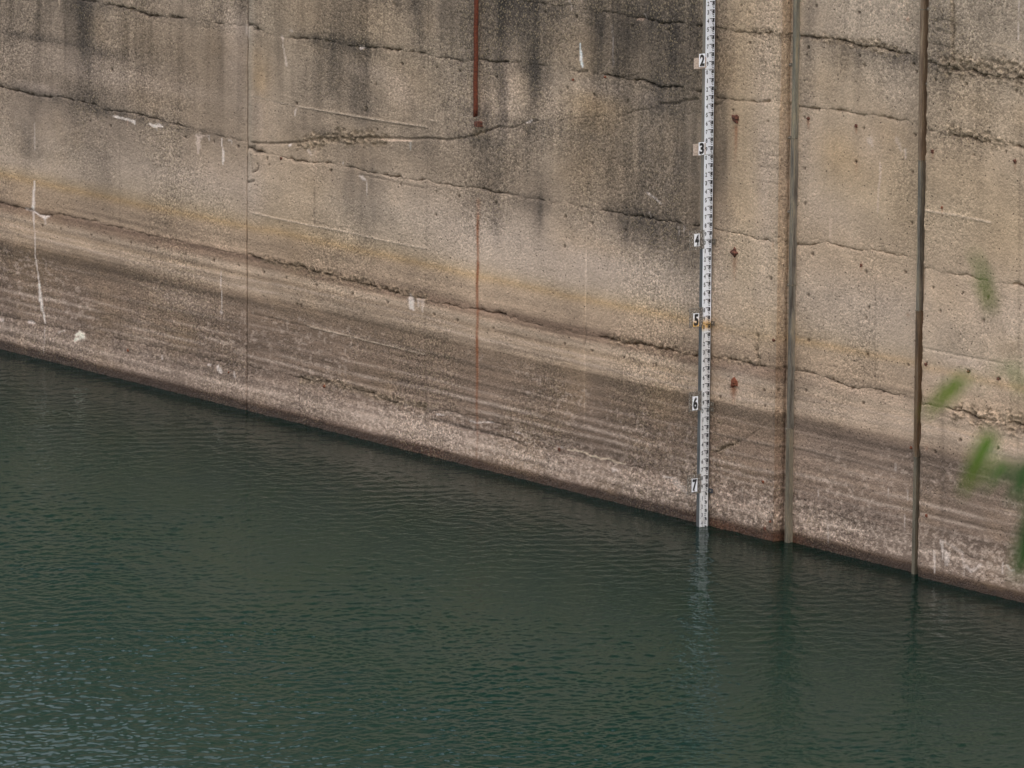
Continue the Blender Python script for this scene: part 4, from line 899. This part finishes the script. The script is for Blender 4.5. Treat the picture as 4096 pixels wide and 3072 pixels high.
def leaf_mat(name, c1, c2):
    k = N(name); n = k.noise(25, 3); k.l(k.mix(k.mr(n, .3, .7, 0, 1), c1, c2), k.b.inputs['Base Color']); k.b.inputs['Roughness'].default_value = .8; k.b.inputs['Specular IOR Level'].default_value = .06
    tl = k.n('ShaderNodeBsdfTranslucent'); tl.inputs[0].default_value = (c2[0]*1.1, c2[1]*1.1, c2[2], 1)
    ms = k.n('ShaderNodeMixShader'); ms.inputs[0].default_value = .35; k.l(k.b.outputs[0], ms.inputs[1]); k.l(tl.outputs[0], ms.inputs[2]); k.l(ms.outputs[0], k.out.inputs['Surface'])
    return k.m
LM = [leaf_mat('fresh_leaf', (.022, .040, .002), (.036, .058, .003)), leaf_mat('mid_leaf', (.022, .045, .008), (.035, .065, .011)), leaf_mat('dark_leaf', (.009, .022, .006), (.015, .032, .008))]
BK = simple_mat('sapling_bark', lin(70, 58, 44), lin(104, 90, 70), 30, .9, 0, .4)
def at(px, py, dist):
    d = _f+_r*(px-IW/2)/FPX-_u*(py-IH/2)/FPX; return Vector(CAM)+Vector(d)*dist
def tube(bm, pts, radii, seg=8):
    prev = None
    for i, p in enumerate(pts):
        tdir = (pts[min(i+1, len(pts)-1)]-pts[max(i-1, 0)]).normalized(); q = Vector((0, 0, 1)).rotation_difference(tdir)
        rg = [bm.verts.new(p+q @ Vector((radii[i]*math.cos(a), radii[i]*math.sin(a), 0))) for a in np.linspace(0, 2*math.pi, seg, endpoint=False)]
        if prev:
            for j in range(seg): bm.faces.new((prev[j], prev[(j+1) % seg], rg[(j+1) % seg], rg[j]))
        prev = rg
def leaf_bm(bm, a, b, width, nrm, curl=.12):
    """pointed leaf from stalk a to tip b"""
    ax = b-a; L = ax.length; ax.normalize(); sd_ = ax.cross(nrm).normalized(); nn = sd_.cross(ax).normalized(); n = 9; rows_ = []
    for i in range(n):
        t = i/(n-1); hw = width/2*math.sin(math.pi*min(1, t*.92+.04))**.8*(1-.25*t); c = a+ax*(L*t)+nn*(curl*L*4*t*(1-t))
        rows_.append([bm.verts.new(c-sd_*hw+nn*hw*.25), bm.verts.new(c), bm.verts.new(c+sd_*hw+nn*hw*.25)])
    for i in range(n-1):
        for j in range(2): bm.faces.new((rows_[i][j], rows_[i][j+1], rows_[i+1][j+1], rows_[i+1][j]))
DL = 10.0
tree = empty('sapling', (0, 0, 0)); tag(tree, 'blurred green leafy sapling in the foreground at the right edge', 'sapling')
base2 = cam2+F2*10.4+R2*2.1
def gh(x, y):
    i = np.argmin((gx-x)**2+(gy-y)**2); return float(gz.reshape(-1)[i])
bz = gh(*base2)-.2
tp = [Vector((base2[0]+.10*math.sin(t*3), base2[1]+.08*math.sin(t*4+1), bz+(15.2-bz)*t)) for t in np.linspace(0, 1, 14)]
bm = bmesh.new(); tube(bm, tp, [.055*(1-.8*i/13)+.006 for i in range(14)], 10); link('trunk', to_me(bm, 'trunk', True), BK, tree)
def branch(pts, r0, r1=.0012):
    bm = bmesh.new(); P_ = []
    for i in range(len(pts)-1):
        for k in range(5): P_.append(pts[i].lerp(pts[i+1], k/5))
    P_.append(pts[-1]); tube(bm, P_, [r0+(r1-r0)*i/(len(P_)-1) for i in range(len(P_))], 6); link('branch', to_me(bm, 'branch', True), BK, tree)
branch([tp[12], at(4900, 900, DL+.2), at(4350, 1150, DL), at(4130, 1330, DL), at(4040, 1420, DL), at(3970, 1290, DL), at(3940, 1180, DL)], .010)
branch([tp[10], at(5000, 1500, DL+.1), at(4400, 1560, DL), at(4130, 1620, DL), at(4010, 1700, DL), at(3960, 1740, DL)], .009)
branch([tp[9], at(5000, 2000, DL), at(4400, 1800, DL), at(4160, 1790, DL), at(4100, 1830, DL)], .009)
view = -Vector(_f)
inleaf = [((3945, 1215), (3885, 1000), 34, 1, .2), ((3960, 1270), (3905, 1120), 46, 0, .0), ((3870, 1500), (3690, 1665), 48, 0, .0), ((3955, 1720), (3845, 1985), 56, 0, .0), ((3985, 1740), (3880, 1900), 36, 1, .0), ((4045, 1860), (3965, 1935), 34, 2, .0), ((4025, 1835), (3935, 1960), 40, 1, .0),
          ((4112, 1835), (4038, 2020), 64, 2, .0), ((4120, 2060), (4058, 2330), 74, 2, .0), ((4130, 1960), (4090, 2120), 40, 2, .0), ((4060, 1500), (3960, 1470), 14, 1, .0), ((4050, 1440), (4075, 1600), 16, 1, .0), ((3940, 1600), (3870, 1500), 8, 1, 0)]
for (a, b, wd, mi, dz) in inleaf:
    bm = bmesh.new(); pa = at(a[0], a[1], DL-.02); pb = at(b[0], b[1], DL-.08)
    leaf_bm(bm, pa, pb, wd*1.55/FPX*DL, (view+Vector((.3, .2, .5))).normalized()); lf = link('leaf', to_me(bm, 'leaf', True), LM[mi], tree)
branch([at(4130, 1620, DL), at(4000, 1540, DL), at(3870, 1500, DL)], .0022, .0008)
branch([at(4160, 1790, DL), at(4160, 1950, DL), at(4140, 2060, DL)], .003, .001)
rr = random.Random(8); bm = bmesh.new()
for i in range(900):      # the rest of the crown, right of the picture
    t = rr.random(); c = tp[int(4+t*9)]; off = Vector((rr.gauss(0, .5), rr.gauss(0, .5), rr.gauss(0, .4))); a = c+off
    d = a-Vector(CAM); q = IW/2+FPX*(np.array(d)@_r)/(np.array(d)@_f)
    if q < 4096+260: continue
    dr = Vector((rr.uniform(-1, 1), rr.uniform(-1, 1), rr.uniform(-1.2, .1))).normalized()
    e = a+dr*rr.uniform(.06, .1); de = np.array(e-Vector(CAM)); qe = IW/2+FPX*(de@_r)/(de@_f)
    if qe < 4096+200: continue
    leaf_bm(bm, a, e, .022, Vector((rr.random(), rr.random(), 1)))
tag(link('foliage', to_me(bm, 'foliage', True), LM[1], tree), kind='stuff')
